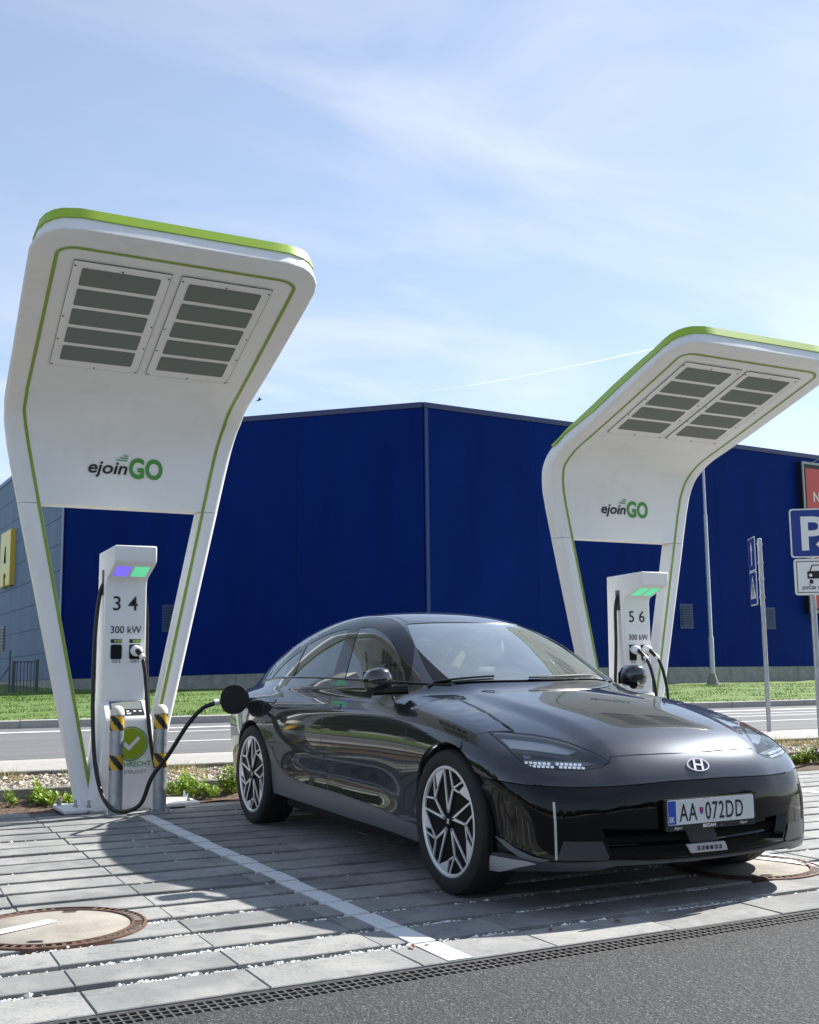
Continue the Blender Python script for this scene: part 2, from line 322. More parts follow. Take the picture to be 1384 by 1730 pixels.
# white chips in the joints between courses
ICO = [(0,0,1),(.94,0,.33),(-.47,.82,.33),(-.47,-.82,.33),(0,0,-.4)]; ICF = [(0,1,2),(0,2,3),(0,3,1),(4,2,1),(4,3,2),(4,1,3)]
def pebbles(name, n, place, size, mat, parent=None, squash=.7):
    mb = MB(); 
    for _ in range(n):
        p = place()
        if p is None: continue
        s = size*math.exp(RNG.normal(0, .35)); a = RNG.uniform(0, 6.28); ca, sa = math.cos(a), math.sin(a); kx = RNG.uniform(.7, 1.4)
        mb.add([(p[0]+s*(ca*q[0]*kx-sa*q[1]), p[1]+s*(sa*q[0]*kx+ca*q[1]), p[2]+s*squash*q[2]) for q in ICO], ICF)
    return stuff(mb.build(name, mat, parent, fix=False))
_ck = [0]
def chip():
    _ck[0] += 1; near = _ck[0] % 3 != 0
    if near: ci = int(RNG.integers(0, 4)); x = RNG.uniform(.2, 5.6)
    else: ci = int(RNG.integers(3, 17)); x = RNG.uniform(-.4, 9.5)
    w = math.sin(x*2.1+ci*1.7)*math.sin(x*5.3+ci*4.1)+.5*math.sin(x*13+ci)
    if RNG.random() > (.50+.55*w if near else .22+.9*w): return None
    yj = 4.2455+.3105*ci
    return (x, yw(x, yj)+.002+.040*RNG.random()**1.5, -.014+RNG.normal(0, .004))
tag(pebbles('joint_gravel', 34000, chip, .0070, 'white_chip'), 'white stone chips filling the joints between parking pavers', 'gravel')
# painted bay lines: one dash of paint on each paver course
def bay_line(x0, x1, n0, n1):
    mb = MB()
    ln = None
    root = struct(bpy.data.objects.new('parking_line', None)); COL.objects.link(root); root.location = (x0, 4, 0)
    for yc, me in courses[n0:n1]:
        w = .1420 if me is PM0 else .1400; yc2 = yc if me is PM0 else yc-.028
        sh = RNG.normal(0, .005); m2 = MB(); y0, y1 = yw(x0, yc2)-w, yw(x0, yc2)+w
        m2.box(x0+sh, x1+sh, y0, y1, -.03, .0035+RNG.uniform(0, .001))
        o = m2.build('line_block', 'line_paint', None); o.data.transform(Matrix.Translation((-x0, -4, 0))); o.parent = root
    return root
bay_line(2.155, 2.262, 0, 16); bay_line(4.86, 4.965, 0, 17); bay_line(7.55, 7.655, 0, 17)
# ---- drainage channel with cast grates
drain = thing('drain_channel', 'narrow drainage channel with dark cast iron grates along the asphalt edge', 'drain', (0, 3.87, 0))
mb = MB(); mb.box(-6, 9, -.068, .066, -.12, -.05); mb.build('trough', 'void_dark', drain)
mb = MB(); mb.box(-6, 9, -.075, -.066, -.12, -.006); mb.box(-6, 9, .064, .073, -.12, -.006); mb.build('edge_rail', 'grate_iron', drain)
gm = None
for k in range(-6, 9):
    if gm is None:
        mb = MB(); n = 31
        for j in range(n+1): x = j*.998/n; mb.box(x-.0038, x+.0038, -.062, .060, -.030, -.0075)
        for yb in (-.062, -.022, .019, .060): mb.box(0, .998, yb-.0042, yb+.0042, -.030, -.0068)
        o = mb.build('grate', 'grate_iron', drain, fix=False); gm = o.data
    else: o = bpy.data.objects.new('grate', gm); COL.objects.link(o); o.parent = drain
    o.location = (k, 0, RNG.normal(0, .0008))
# ---- manhole covers
def manhole(label, c, r, stripe):
    m = thing('manhole_cover', label, 'manhole cover', (c[0], c[1], 0), 0, 'concrete filled manhole covers')
    mb = MB(); mb.lathe([(r, -.07), (r, .007), (r-.012, .010), (r-.016, -.004), (r-.050, -.004), (r-.054, .010), (r-.066, .010), (r-.070, .004), (r-.070, -.05)], n=72); mb.build('iron_ring', 'rust_iron', m, smooth=True, ang=30)
    mb = MB(); n = 58
    for k in range(n):
        a = 2*math.pi*k/n; ca, sa = math.cos(a), math.sin(a); w = .0085
        if stripe == 'turned' and .95 < a < 1.35: continue
        mb.add([((r-.016)*ca - w*sa, (r-.016)*sa + w*ca, .009), ((r-.016)*ca + w*sa, (r-.016)*sa - w*ca, .009), ((r-.050)*ca + w*sa, (r-.050)*sa - w*ca, .009), ((r-.050)*ca - w*sa, (r-.050)*sa + w*ca, .009)], [(0,1,2,3)])
    stuff(mb.build('ring_rib', 'rust_iron', m, fix=False))
    mb = MB(); mb.lathe([(r-.070, -.05), (r-.070, .001), (r-.078, .006), (.12, .009), (.0001, .010)], n=60); mb.build('concrete_fill', 'manhole_concrete', m, smooth=True, ang=40)
    mb = MB()
    if stripe == 'turned': P = [(-.36,-.13), (.03,.055), (.0,.125), (-.37,-.05)]
    else: P = [(.27,-.19), (.33,-.02), (.33,.0), (.25,.22), (.13,.31), (.155,.28)]; P = [(.275,-.17), (.325,-.02), (.19,.26), (.10,.31), (.14,.22), (.235,-.02)]
    mb.add([(p[0], p[1], .0125) for p in P], [tuple(range(len(P)))]); mb.build('paint_stripe', 'line_paint', m, fix=False)
    for a in (1.15, 4.3):
        mb = MB(); mb.add([(.30*math.cos(a+d)*q, .30*math.sin(a+d)*q, .0105) for q, d in ((1, -.13), (1, .13), (.93, .09), (.93, -.09))], [(0,1,2,3)]); mb.build('lift_slot', 'void_dark', m, fix=False)
    return m
manhole('round manhole cover in sunlit paving with skewed white paint stripe, left of bay line', MH1, .40, 'turned')
manhole('round manhole cover half in shade beneath front bumper of black car', MH2, .395, 'line')
# ---- planting strip, kerbs, gravel bed, pavement, road
struct(strip('planting_bed', 9.60, 10.34, -.02, .03, 'soil', 240, 6, .012))
def kerb(name, y0, w, z0, z1, length, mat, x0=-12, x1=26):
    root = struct(bpy.data.objects.new(name, None)); COL.objects.link(root); root.location = (0, S(y0, 0), 0); root.rotation_euler = (0, 0, math.atan(-.09)); me = None
    n = int((x1-x0)/length)
    for k in range(n):
        if me is None:
            mb = MB(); mb.box(.004, length-.004, 0, w, z0, z1); o = mb.build('kerb_stone', mat, root, bevel=.008, seg=1); me = o.data
        else:
            o = bpy.data.objects.new('kerb_stone', me); COL.objects.link(o); o.parent = root
            b = o.modifiers.new('bevel', 'BEVEL'); b.width = .008; b.segments = 1; b.limit_method = 'ANGLE'
        o.location = (x0+k*length, RNG.normal(0, .004), RNG.normal(0, .003))
    return root
kerb('planter_kerb', 10.31, .08, -.1, .112, 1.0, 'old_concrete')
struct(strip('gravel_bed', 10.38, 11.78, .06, .075, 'soil', 200, 8, .012))
def peb():
    x = RNG.uniform(.2, 13.5); y = 10.41+1.3*RNG.random()**1.25
    q = np.array([x, S(y, x), .08])-EYE; u = 692+CF*(q@R2)/(q@FW)
    if u < -80 or u > 1460 or 470 < u < 1240: return None
    return (x, S(y, x), .085+.012*RNG.random())
tag(pebbles('bed_gravel', 15000, peb, .020, 'pebble'), 'pale tan pebbles covering the planting strip between the kerbs', 'gravel')
kerb('pavement_kerb', 11.77, .08, -.05, .140, 1.0, 'old_concrete')
t = M['sidewalk']; 
struct(strip('sidewalk', 11.85, 13.05, .128, .128, 'sidewalk'))
mb = MB()
for k in range(7):
    y0 = 11.95+.165*k; mb.add([(XL, S(y0, XL), .1315), (XR, S(y0, XR), .1315), (XR, S(y0+.010, XR), .1315), (XL, S(y0+.010, XL), .1315)], [(0,1,2,3)])
o = mb.build('sidewalk_joint', 'old_concrete', None, fix=False); o.parent = bpy.data.objects['sidewalk']
struct(strip('road_gutter', 13.05, 13.75, .10, .104, 'sidewalk'))
struct(strip('road', 13.75, 20.95, .108, .108, 'road_asphalt'))
def road_line(y0, w, x0, x1, z=.1125):
    mb = MB(); mb.add([(x0, S(y0, x0), z), (x1, S(y0, x1), z), (x1, S(y0+w, x1), z), (x0, S(y0+w, x0), z)], [(0,1,2,3)]); return struct(mb.build('road_marking', 'line_paint', None, fix=False))
def y0_of(u, v, z): p = on_ground(u, v, z); return p[1]+.09*(p[0]-1.5)
road_line(y0_of(345, 1229, .11), .28, XL, XR); road_line(y0_of(345, 1235, .11), .14, 4.0, XR)
road_line(y0_of(345, 1251.5, .11), .13, 3.5, 9.5); road_line(y0_of(345, 1251.5, .11), .13, 12.2, 20); road_line(y0_of(1340, 1208, .11), .13, 14, XR)
kerb('road_kerb', 20.95, .30, -.1, .24, 1.0, 'sidewalk', -30, 44)
# lawn between road and store
def lawn_z(x, y): return .22 + .06*math.sin(x*.13) + .05*math.sin(y*.21+1) - .012*max(0, 6-x)
mb = MB(); nx, ny = 90, 46; v = []; f = []
for j in range(ny+1):
    for i in range(nx+1):
        x = XL+(XR-XL)*i/nx; y = S(21.25, x) + (46.0)*(j/ny)**1.4; z = lawn_z(x, y) if j else .215; v.append((x, y, z+RNG.normal(0, .015)))
for j in range(ny):
    for i in range(nx): a = j*(nx+1)+i; f.append((a, a+1, a+nx+2, a+nx+1))
mb.add(v, f); struct(mb.build('lawn', 'lawn', smooth=True, ang=0, fix=False))
mb = MB()
for _ in range(75000):
    D = 19.5+28*RNG.random()**1.5; u = RNG.uniform(-60, 1440)
    if 430 < u < 1120 and RNG.random() < .93: continue
    p = at_depth(u, 1150, D); x, y = p[0], p[1]
    if y < S(21.3, x): continue
    z = lawn_z(x, y)-.02; h = RNG.uniform(.02, .065); w = .006+.00035*D; a = RNG.uniform(0, 6.28); lx, ly = RNG.normal(0, .03, 2)
    mb.add([(x-w*math.cos(a), y-w*math.sin(a), z), (x+w*math.cos(a), y+w*math.sin(a), z), (x+lx, y+ly, z+h)], [(0,1,2)])
tag(stuff(mb.build('grass', 'grass_blade', fix=False)), 'short bright green grass of the lawn beyond the road', 'grass')
# ---- plants of the strip behind the bays
def plant(label, u, v, Yd, wid, hgt, n, mat='weed_leaf', flowers=0, cat='plant', leaf=.045):
    p = at_y(u, v, Yd); o = thing('weed_plant', label, cat, (p[0], p[1], .0), RNG.uniform(0, 6), 'weeds along the planting strip')
    mb = MB(); fl = MB(); st = MB()
    for _ in range(n):
        a = RNG.uniform(0, 6.28); rr = wid*math.sqrt(RNG.random()); bx, by = rr*math.cos(a), rr*math.sin(a)*.55
        top = hgt*(1-.55*(rr/wid)**2)*RNG.uniform(.6, 1.1); st.tube([(bx*.5, by*.5, 0), (bx*.8, by*.8, top*.6), (bx, by, top)], [.004, .003, .002], 4, cap=False)
        for k in range(9):
            z = top*(.30+.70*k/8); a2 = RNG.uniform(0, 6.28); el = RNG.uniform(.1, .95); L_ = leaf*RNG.uniform(.7, 1.25); px_, py_ = bx*(.5+.5*z/top), by*(.5+.5*z/top)
            d = Vector((math.cos(a2)*math.cos(el), math.sin(a2)*math.cos(el), math.sin(el))); s_ = d.cross(Vector((0, 0, 1))).normalized()*L_*.30; b = Vector((px_, py_, z)); m_ = b+d*L_*.55+Vector((0,0,.004))
            (fl if flowers and RNG.random() < flowers and k > 3 else mb).add([b, m_+s_, b+d*L_, m_-s_], [(0,1,2,3)])
    st.build('stem', mat, o, fix=False); mb.build('foliage', mat, o, fix=False)
    if fl.v: fl.build('blossom', 'purple_flower', o, fix=False)
    return o
plant('low leafy green weed clump at the foot of near canopy leg', 92, 1364, 9.95, .26, .10, 42)
plant('bright green upright weed sprouting against the old kerb stone', 66, 1362, 10.12, .13, .20, 16)
plant('small pale weed at left picture edge below the kerb', 14, 1368, 10.0, .10, .12, 9)
plant('broad yellow green weed clump right of near bollards', 316, 1352, 9.85, .27, .20, 60)
plant('small yellow green weed between clump and rear wheel', 356, 1350, 9.75, .12, .12, 18)
plant('tall yellow green weed beside rear bumper of car', 391, 1345, 9.95, .17, .28, 40)
plant('purple flowering weed at right picture edge behind paving', 1376, 1300, 9.25, .24, .20, 46, flowers=.5)
plant('dark green weed with few purple flowers beside headlight', 1350, 1302, 9.3, .17, .16, 30, flowers=.15)
mb = MB()
for _ in range(9000):
    x = RNG.uniform(.5, 13); y = 10.55+1.15*RNG.random()**.75; q = np.array([x, S(y, x), .08])-EYE; u = 692+CF*(q@R2)/(q@FW)
    if u < -40 or u > 1430 or 460 < u < 1260: continue
    if math.sin(x*3.1)+math.sin(x*7.7+2)+.8*(y-11) < .15: continue
    a = RNG.uniform(0, 6.28); h = RNG.uniform(.03, .15); w = .006; lx, ly = RNG.normal(0, .035, 2); yy = S(y, x)
    mb.add([(x-w*math.cos(a), yy-w*math.sin(a), .07), (x+w*math.cos(a), yy+w*math.sin(a), .07), (x+lx, yy+ly, .07+h)], [(0,1,2)])
tag(stuff(mb.build('dry_grass', 'dry_grass', fix=False)), 'sparse yellowish dry grass growing through the pebbles', 'grass')

# ================================================================== STORE BUILDING
P0 = np.array([8.20, 71.5]); P0b = np.array([7.4, 92.0]); P1 = np.array([9.0, 51.5]); P2 = np.array([20.95, 39.83]); P3 = np.array([45.3, 42.05]); P4 = P2+(P3-P2)*1.7
ZT = 11.7
bld = thing('store_building', 'huge windowless dark blue metal clad store with concrete plinth', 'building', (P2[0], P2[1], 0))
OFF = Matrix.Translation((-P2[0], -P2[1], 0))
def place(o): o.data.transform(OFF); return o
def wall_t(u, v, A, B):
    d = ray(u, v); e = B-A   # EYE.xy + s d = A + t e
    m_ = np.array([[d[0], -e[0]], [d[1], -e[1]]]); s, t_ = np.linalg.solve(m_, A); return t_, CH+d[2]*s
def lerp(a, b, t_): return a+(b-a)*t_
def wallbox(A, B, t0, t1, z00, z01, z10, z11, d0, d1, mat, name, parent, gap=0):
    """box on the wall A-B between t0 and t1; z00/z01 bottom/top at t0, z10/z11 at t1; d = distance in front of the wall"""
    e = (B-A); Ln = np.linalg.norm(e); e_ = e/Ln; n_ = np.array([e_[1], -e_[0]])
    t0 += gap/Ln; t1 -= gap/Ln
    a, b = A+e*t0, A+e*t1; v = []
    for d in (d0, d1):
        for p, zl, zh in ((a, z00, z01), (b, z10, z11)): v += [(*(p+n_*d), zl+gap), (*(p+n_*d), zh-gap)]
    mb = MB(); mb.add(v, [(0,2,3,1),(4,5,7,6),(0,1,5,4),(2,6,7,3),(1,3,7,5),(0,4,6,2)]); return place(mb.build(name, mat, parent))
def wall(A, B, zbA, zbB, seams, rows, pl_seams, mat='blue_wall', gap=.012, trim='blue_trim'):
    wallbox(A, B, 0, 1, -1, ZT-.02, -1, ZT-.02, -.4, 0, 'blue_joint', 'wall_backing', bld)
    ts = [0]+seams+[1]
    for i in range(len(ts)-1):
        for k in range(rows):
            zz0 = [lerp(zbA, zbB, ts[i]), lerp(zbA, zbB, ts[i+1])]; za = [lerp(z, ZT-.21, k/rows) for z in zz0]; zb_ = [lerp(z, ZT-.21, (k+1)/rows) for z in zz0]
            wallbox(A, B, ts[i], ts[i+1], za[0], zb_[0], za[1], zb_[1], .002, .05, mat, 'wall_panel', bld, gap)
    wallbox(A, B, 0, 1, ZT-.20, ZT+.02, ZT-.20, ZT+.02, .004, .085, trim, 'coping', bld)
    tp = [0]+pl_seams+[1]
    for i in range(len(tp)-1):
        wallbox(A, B, tp[i], tp[i+1], -1, lerp(zbA, zbB, tp[i])-.01, -1, lerp(zbA, zbB, tp[i+1])-.01, .003, .10, 'concrete', 'plinth_panel', bld, .008)
wall(P2, P4, 1.0, .76, sorted(wall_t(u, 1000, P2, P4)[0] for u in (909, 1052, 1216, 1350)), 1, sorted([wall_t(1234, 1140, P2, P4)[0], wall_t(1370, 1140, P2, P4)[0], wall_t(1100, 1140, P2, P4)[0], wall_t(970, 1140, P2, P4)[0], wall_t(840, 1140, P2, P4)[0]]), gap=.006)
wall(P1, P2, .69, 1.0, [.34, .67], 1, sorted(wall_t(u, 1140, P1, P2)[0] for u in (240, 400, 560)), gap=.004)
wall(P0b, P1, .1, .69, [.12, .22, .32, .42, .49, .56, .63, .70, .77, .84, .92], 9, [.2, .4, .6, .8], mat='sky_sheen_wall', gap=.012, trim='blue_light')
wallbox(P2, P4, 0.001, .005, 1.0, ZT-.21, 1.0, ZT-.21, .052, .075, 'corner_blue', 'corner_trim', bld); wallbox(P0b, P1, .995, 1.003, .69, ZT-.21, .69, ZT-.21, .052, .08, 'blue_light', 'corner_trim', bld)
def vent(A, B, u0, u1, v0, v1):
    t0, z1 = wall_t(u0, v0, A, B); t1, _ = wall_t(u1, v0, A, B); _, z0 = wall_t(u0, v1, A, B)
    fr = wallbox(A, B, t0, t1, z0, z1, z0, z1, .052, .09, 'vent_slat', 'vent', bld); dt = (t1-t0)*.12; h = (z1-z0)
    ho = wallbox(A, B, t0+dt, t1-dt, z0+h*.1, z1-h*.1, z0+h*.1, z1-h*.1, .091, .094, 'blue_joint', 'vent_recess', None); ho.parent = fr
    for k in range(8):
        za = z0+h*(.12+.095*k); s = wallbox(A, B, t0+dt, t1-dt, za, za+h*.055, za, za+h*.055, .096, .125, 'vent_slat', 'slat', None); s.parent = fr
vent(P1, P2, 276, 307, 1022, 1068); vent(P2, P4, 1146, 1168, 1020, 1062); vent(P2, P4, 1286, 1307, 1026, 1063)
t0, zq = wall_t(2, 1064, P0b, P1); t1, _ = wall_t(10, 1064, P0b, P1)
fr = wallbox(P0b, P1, t0, t1, .9+1.2, .9+2.6, 2.1, 3.5, .052, .09, 'vent_slat', 'vent', bld)
for k in range(7): s = wallbox(P0b, P1, t0+.002, t1-.002, 2.25+.17*k, 2.33+.17*k, 2.25+.17*k, 2.33+.17*k, .092, .12, 'blue_joint', 'slat', None); s.parent = fr
# yellow letter at the end of the wall sign
e = (P1-P0b)/np.linalg.norm(P1-P0b); nrm = np.array([e[1], -e[0]])
ta, zt_ = wall_t(29, 893, P0b, P1); tb, zb_ = wall_t(31, 986, P0b, P1); Ln = np.linalg.norm(P1-P0b); xr = Ln*ta
H_ = zt_-zb_; Wd = H_*1.02
def letter_pt(u, v, w): p = P0b+e*(xr-Wd+u*Wd)+nrm*(.05+w); return (p[0], p[1], zb_+v*H_)
let = thing('sign_letter', 'big yellow block letter A at left end of blue store wall', 'letter', (*(P0b+e*xr), zb_)); lo = Matrix.Translation((-(P0b+e*xr)[0], -(P0b+e*xr)[1], -zb_))
PA = [(0,0),(.36,0),(.36,.16),(.33,.16),(.35,.24),(.65,.24),(.67,.16),(.62,.16),(.62,0),(1,0),(1,.18),(.94,.18),(.72,.84),(.80,.84),(.80,1),(.20,1),(.20,.84),(.28,.84),(.06,.18),(0,.18)]
PA = [(0,0),(.40,0),(.40,.14),(.36,.14),(.38,.22),(.62,.22),(.64,.14),(.60,.14),(.60,0),(1,0),(1,1),(0,1)]
mb = MB(); mb.prism(PA, .24, letter_pt); o = mb.build('letter_body', 'letter_yellow', let, fix=True); o.data.transform(lo)
mb = MB(); mb.prism(PA, .012, lambda u, v, w: letter_pt(u*.97+.015, v*.96+.02, w+.246)); o = mb.build('letter_face', 'letter_face', let, fix=True); o.data.transform(lo)
mb = MB(); mb.prism([(.40,.42),(.60,.42),(.53,.72),(.47,.72)], .01, lambda u, v, w: letter_pt(u, v, w+.262)); o = mb.build('counter', 'void_dark', let, fix=True); o.data.transform(lo)
# big red poster frame on the right wall
t0, zt_ = wall_t(1344, 781, P2, P4); _, zb_ = wall_t(1347, 1036, P2, P4); Lr = np.linalg.norm(P4-P2); er = (P4-P2)/Lr; nr = np.array([er[1], -er[0]]); A0 = P2+er*Lr*t0
bb = thing('billboard', 'red advertising billboard in grey frame on the blue store wall', 'billboard', (A0[0], A0[1], zb_))
def bbp(u, v, w): p = er*u+nr*(.05+w); return (p[0], p[1], v)
Hb = zt_-zb_; Wb = 9.0
mb = MB(); mb.prism([(.0,.0),(Wb,0),(Wb,Hb),(0,Hb)], .28, bbp); mb.build('box', 'black_plastic', bb)
mb = MB()
for a, b in (((0,0),(.13,Hb)), ((Wb-.13,0),(Wb,Hb)), ((.13,0),(Wb-.13,.13)), ((.13,Hb-.13),(Wb-.13,Hb))): mb.prism([a,(b[0],a[1]),b,(a[0],b[1])], .07, lambda u, v, w: bbp(u, v, w+.281))
mb.build('frame', 'poster_frame', bb)
mb = MB(); mb.prism([(.30,.25),(Wb-.3,.25),(Wb-.3,Hb-.32),(.30,Hb-.32)], .02, lambda u, v, w: bbp(u, v, w+.282)); mb.build('poster', 'poster_red', bb)
_, zn0 = wall_t(1365, 849, P2, P4); _, zn1 = wall_t(1365, 832, P2, P4); tn, _ = wall_t(1364, 840, P2, P4)
text('lettering', 'Na', 'print_white', lambda u, v, w: bbp(Lr*(tn-t0)+u, zn0-zb_+v, .31), bb, size=(zn1-zn0)/.72, bold=.012)
mb = MB(); mb.tube([bbp(.9, Hb, .2), bbp(1.2, Hb+.25, .75), bbp(1.9, Hb+.42, 1.3)], .03, 6); mb.box(*sorted((bbp(1.9,0,1.3)[0], bbp(2.3,0,1.3)[0])), bbp(2,0,1.3)[1]-.1, bbp(2,0,1.3)[1]+.1, Hb+.36, Hb+.46); mb.build('lamp_arm', 'poster_frame', bb)
# ---- fence by the far corner
fp = at_depth(16, 1186, 46); fe = at_depth(61, 1184, 46.5); zg = .05
fn = thing('fence', 'dark grey bar fence section with tall braced post by store corner', 'fence', (fp[0], fp[1], zg)); fd = np.array([fe[0]-fp[0], fe[1]-fp[1]]); fl_ = np.linalg.norm(fd); fd /= fl_
def fpt(s, z): return (fd[0]*s, fd[1]*s, z)
for nm, s, h, r in (('tall_post', -.04, 1.85, .035), ('post', .12, 1.42, .07), ('post', fl_, 1.48, .06)):
    mb = MB(); mb.tube([fpt(s, -.1), fpt(s, h)], r, 8); mb.build(nm, 'fence_grey', fn)
for k in range(6): mb = MB(); mb.tube([fpt(.25+.135*k, 0), fpt(.25+.135*k, 1.38)], .018, 6); mb.build('bar', 'fence_grey', fn)
for z in (.08, 1.38): mb = MB(); mb.tube([fpt(.1, z), fpt(fl_, z)], .03, 6); mb.build('rail', 'fence_grey', fn)
mb = MB(); mb.tube([fpt(-.04, 1.2), fpt(-.75, .15)], .03, 6); mb.build('brace', 'fence_grey', fn)
# ---- lamp post by the store
b = at_depth(1205, 1158, 45)
lp = thing('lamp_post', 'tall stepped galvanised lamp post on concrete foot before the store', 'lamp post', (b[0], b[1], .12), 0)
mb = MB(); mb.lathe([(.36, -.1), (.36, .14)], n=4); mb.build('foot_slab', 'concrete', lp)
mb = MB(); mb.lathe([(.24, .14), (.12, .55)], n=12); mb.build('foot_cone', 'old_concrete', lp)
mb = MB(); mb.lathe([(.105, .3), (.105, 1.98), (.078, 2.02), (.078, 6.84), (.058, 6.88), (.05, 10.2)], n=14); mb.build('mast', 'galvanised', lp, smooth=True)
mb = MB(); mb.tube([(0, 0, 10.15), (-.25, -.35, 10.35), (-.6, -.9, 10.4)], .035, 8); mb.build('arm', 'galvanised', lp); mb = MB(); mb.box(-.85, -.5, -1.4, -.85, 10.36, 10.46); mb.build('lamp_head', 'fence_grey', lp, bevel=.03)
# ---- road sign post: one-way arrow over pedestrian crossing
rs = thing('road_sign_post', 'grey post with narrow blue arrow and crossing signs seen edge on', 'road sign', (12.30, 12.62, .125))
mb = MB(); mb.tube([(0, 0, -.1), (0, 0, 2.80)], .034, 12); mb.lathe([(.036, 2.80), (.03, 2.815), (.0, 2.825)], n=12); mb.build('post', 'galvanised', rs, smooth=True)
dd = Vector((.545, .838, 0)); nn = Vector((-.838, .545, 0))
def sgn(zc, w=.5):
    def fn_(u, v, k): q = -nn*0 + nn*(.075+k) - dd*u*1.0; q = nn*(.075+k) + dd*(-u); return (q.x-.034, q.y+.018, zc+v)
    return fn_
def rrect(w, h, r, n=4):
    P = []
    for cx_, cy_, a0 in ((w/2-r, h/2-r, 0), (-w/2+r, h/2-r, 90), (-w/2+r, -h/2+r, 180), (w/2-r, -h/2+r, 270)):
        for k in range(n+1): a = math.radians(a0+90*k/n); P.append((cx_+r*math.cos(a), cy_+r*math.sin(a)))
    return P
def plate(zc, w, h, fnm, parent, name, back='sign_edge', rim='sign_white', face='sign_blue', inset=.016):
    mb = MB(); mb.prism(rrect(w, h, .035), .012, fnm); o = mb.build(name, back, parent)
    mb = MB(); mb.prism(rrect(w-.006, h-.006, .033), .0012, lambda u, v, k: fnm(u, v, k+.0125)); o2 = mb.build('border', rim, o)
    mb = MB(); mb.prism(rrect(w-2*inset, h-2*inset, .025), .0012, lambda u, v, k: fnm(u, v, k+.0142)); o3 = mb.build('field', face, o)
    return o
def arrow_poly(s=1): return [(-.03*s,-.17*s),(.03*s,-.17*s),(.03*s,.06*s),(.085*s,.04*s),(0,.20*s),(-.085*s,.04*s),(-.03*s,.06*s)]
f1 = sgn(2.58); o = plate(2.58, .5, .5, f1, rs, 'arrow_sign'); mb = MB(); mb.prism(arrow_poly(), .001, lambda u, v, k: f1(u, v, k+.0162)); mb.build('arrow', 'sign_white', o)
f2 = sgn(2.07); o = plate(2.07, .5, .5, f2, rs, 'crossing_sign'); mb = MB(); mb.prism([(-.20,-.15),(.20,-.15),(0,.20)], .001, lambda u, v, k: f2(u, v, k+.0162)); mb.build('triangle', 'sign_white', o)
mb = MB()
for P in ([(-.02,.05),(.02,.05),(.03,.09),(0,.115),(-.03,.09)], [(-.035,-.03),(.03,-.03),(.035,.04),(-.025,.04)], [(-.035,-.03),(0,-.03),(-.06,-.13),(-.09,-.13)], [(0,-.03),(.03,-.03),(.085,-.13),(.05,-.13)], [(.03,.03),(.075,-.02),(.06,-.035),(.03,0)]): mb.prism(P, .001, lambda u, v, k: f2(u, v, k+.018))
mb.build('walker', 'print_black', o)
for z in (2.72, 2.44, 2.20, 1.93): mb = MB(); mb.lathe([(.042, z), (.042, z+.03)], n=12); mb.build('clamp', 'galvanised', rs)
# ---- parking sign at the right edge
pb = at_depth(1384.5, 1190, 12.6)
ps = thing('parking_sign_post', 'blue parking sign above white car plate on grey post at right edge', 'parking sign', (pb[0], pb[1], 0))
fnv = Vector((-math.sin(.60), -math.cos(.60), 0)); fu = Vector((math.cos(.60), -math.sin(.60), 0))
tl = Vector((-.062, -.0, 0))   # the post leans a little
def psg(zc):
    def fn_(u, v, k): q = fnv*(.045+k)+fu*(u+.045)+Vector((0,0,zc+v)); return tuple(q)
    return fn_
mb = MB(); mb.tube([(0, 0, -.1), (0, 0, 2.74)], .032, 12); mb.build('post', 'galvanised', ps, smooth=True)
f1 = psg(2.535); o = plate(2.535, .53, .55, f1, ps, 'parking_plate')
text('letter', 'P', 'sign_white', lambda u, v, k: f1(u-.175, v-.185, .0165), o, size=.53, bold=.010, sx=1.08)
mb = MB(); mb.prism([(.0,-.115),(.07,-.045),(.095,-.07),(.065,-.10),(.20,-.10),(.20,-.13),(.065,-.13),(.095,-.16),(.07,-.185)], .001, lambda u, v, k: f1(u+.005, v-.015, k+.0165)); mb.build('arrow', 'sign_white', o)
f2 = psg(2.045); o = plate(2.045, .49, .405, f2, ps, 'car_plate', face='sign_white', rim='sign_white')
mb = MB()
for k in range(4):
    a = [(-.215,-.172),(.215,-.172),(.215,.172),(-.215,.172)]; p, q = Vector(a[k]), Vector(a[(k+1)%4]); d = (q-p).normalized()*.004; n_ = Vector((-d.y, d.x))
    mb.prism([tuple(p-d-n_), tuple(q+d-n_), tuple(q+d+n_), tuple(p-d+n_)], .001, lambda u, v, w: f2(u, v, w+.0162))
mb.build('outline', 'print_black', o)
mb = MB(); C0 = (.03, .03)
for P in ([(-.135,-.05),(.135,-.05),(.135,.025),(.11,.035),(-.11,.035),(-.135,.025)], [(-.115,-.105),(-.075,-.105),(-.075,-.06),(-.115,-.06)], [(.115,-.105),(.075,-.105),(.075,-.06),(.115,-.06)], [(-.11,.035),(-.098,.035),(-.072,.095),(-.083,.105)], [(.11,.035),(.098,.035),(.072,.095),(.083,.105)], [(-.083,.105),(-.072,.094),(.072,.094),(.083,.105)]): mb.prism([(x+C0[0], y+C0[1]) for x, y in P], .001, lambda u, v, w: f2(u, v, w+.0164))
mb.build('car_symbol', 'print_black', o)
mb = MB()
for sx_ in (-.10, .10): mb.prism([(C0[0]+sx_+.018*math.cos(a), C0[1]-.012+.018*math.sin(a)) for a in [2*math.pi*k/14 for k in range(14)]], .001, lambda u, v, w: f2(u, v, w+.018))
mb.build('lamp_dots', 'sign_white', o)
text('lettering', 'počas dob', 'print_black', lambda u, v, k: f2(u-.165, v-.135, .0168), o, size=.066, bold=.0012, sx=.92)
for z in (2.7, 2.36, 2.16, 1.92): mb = MB(); mb.lathe([(.038, z), (.038, z+.03)], n=12); mb.build('clamp', 'galvanised', ps)
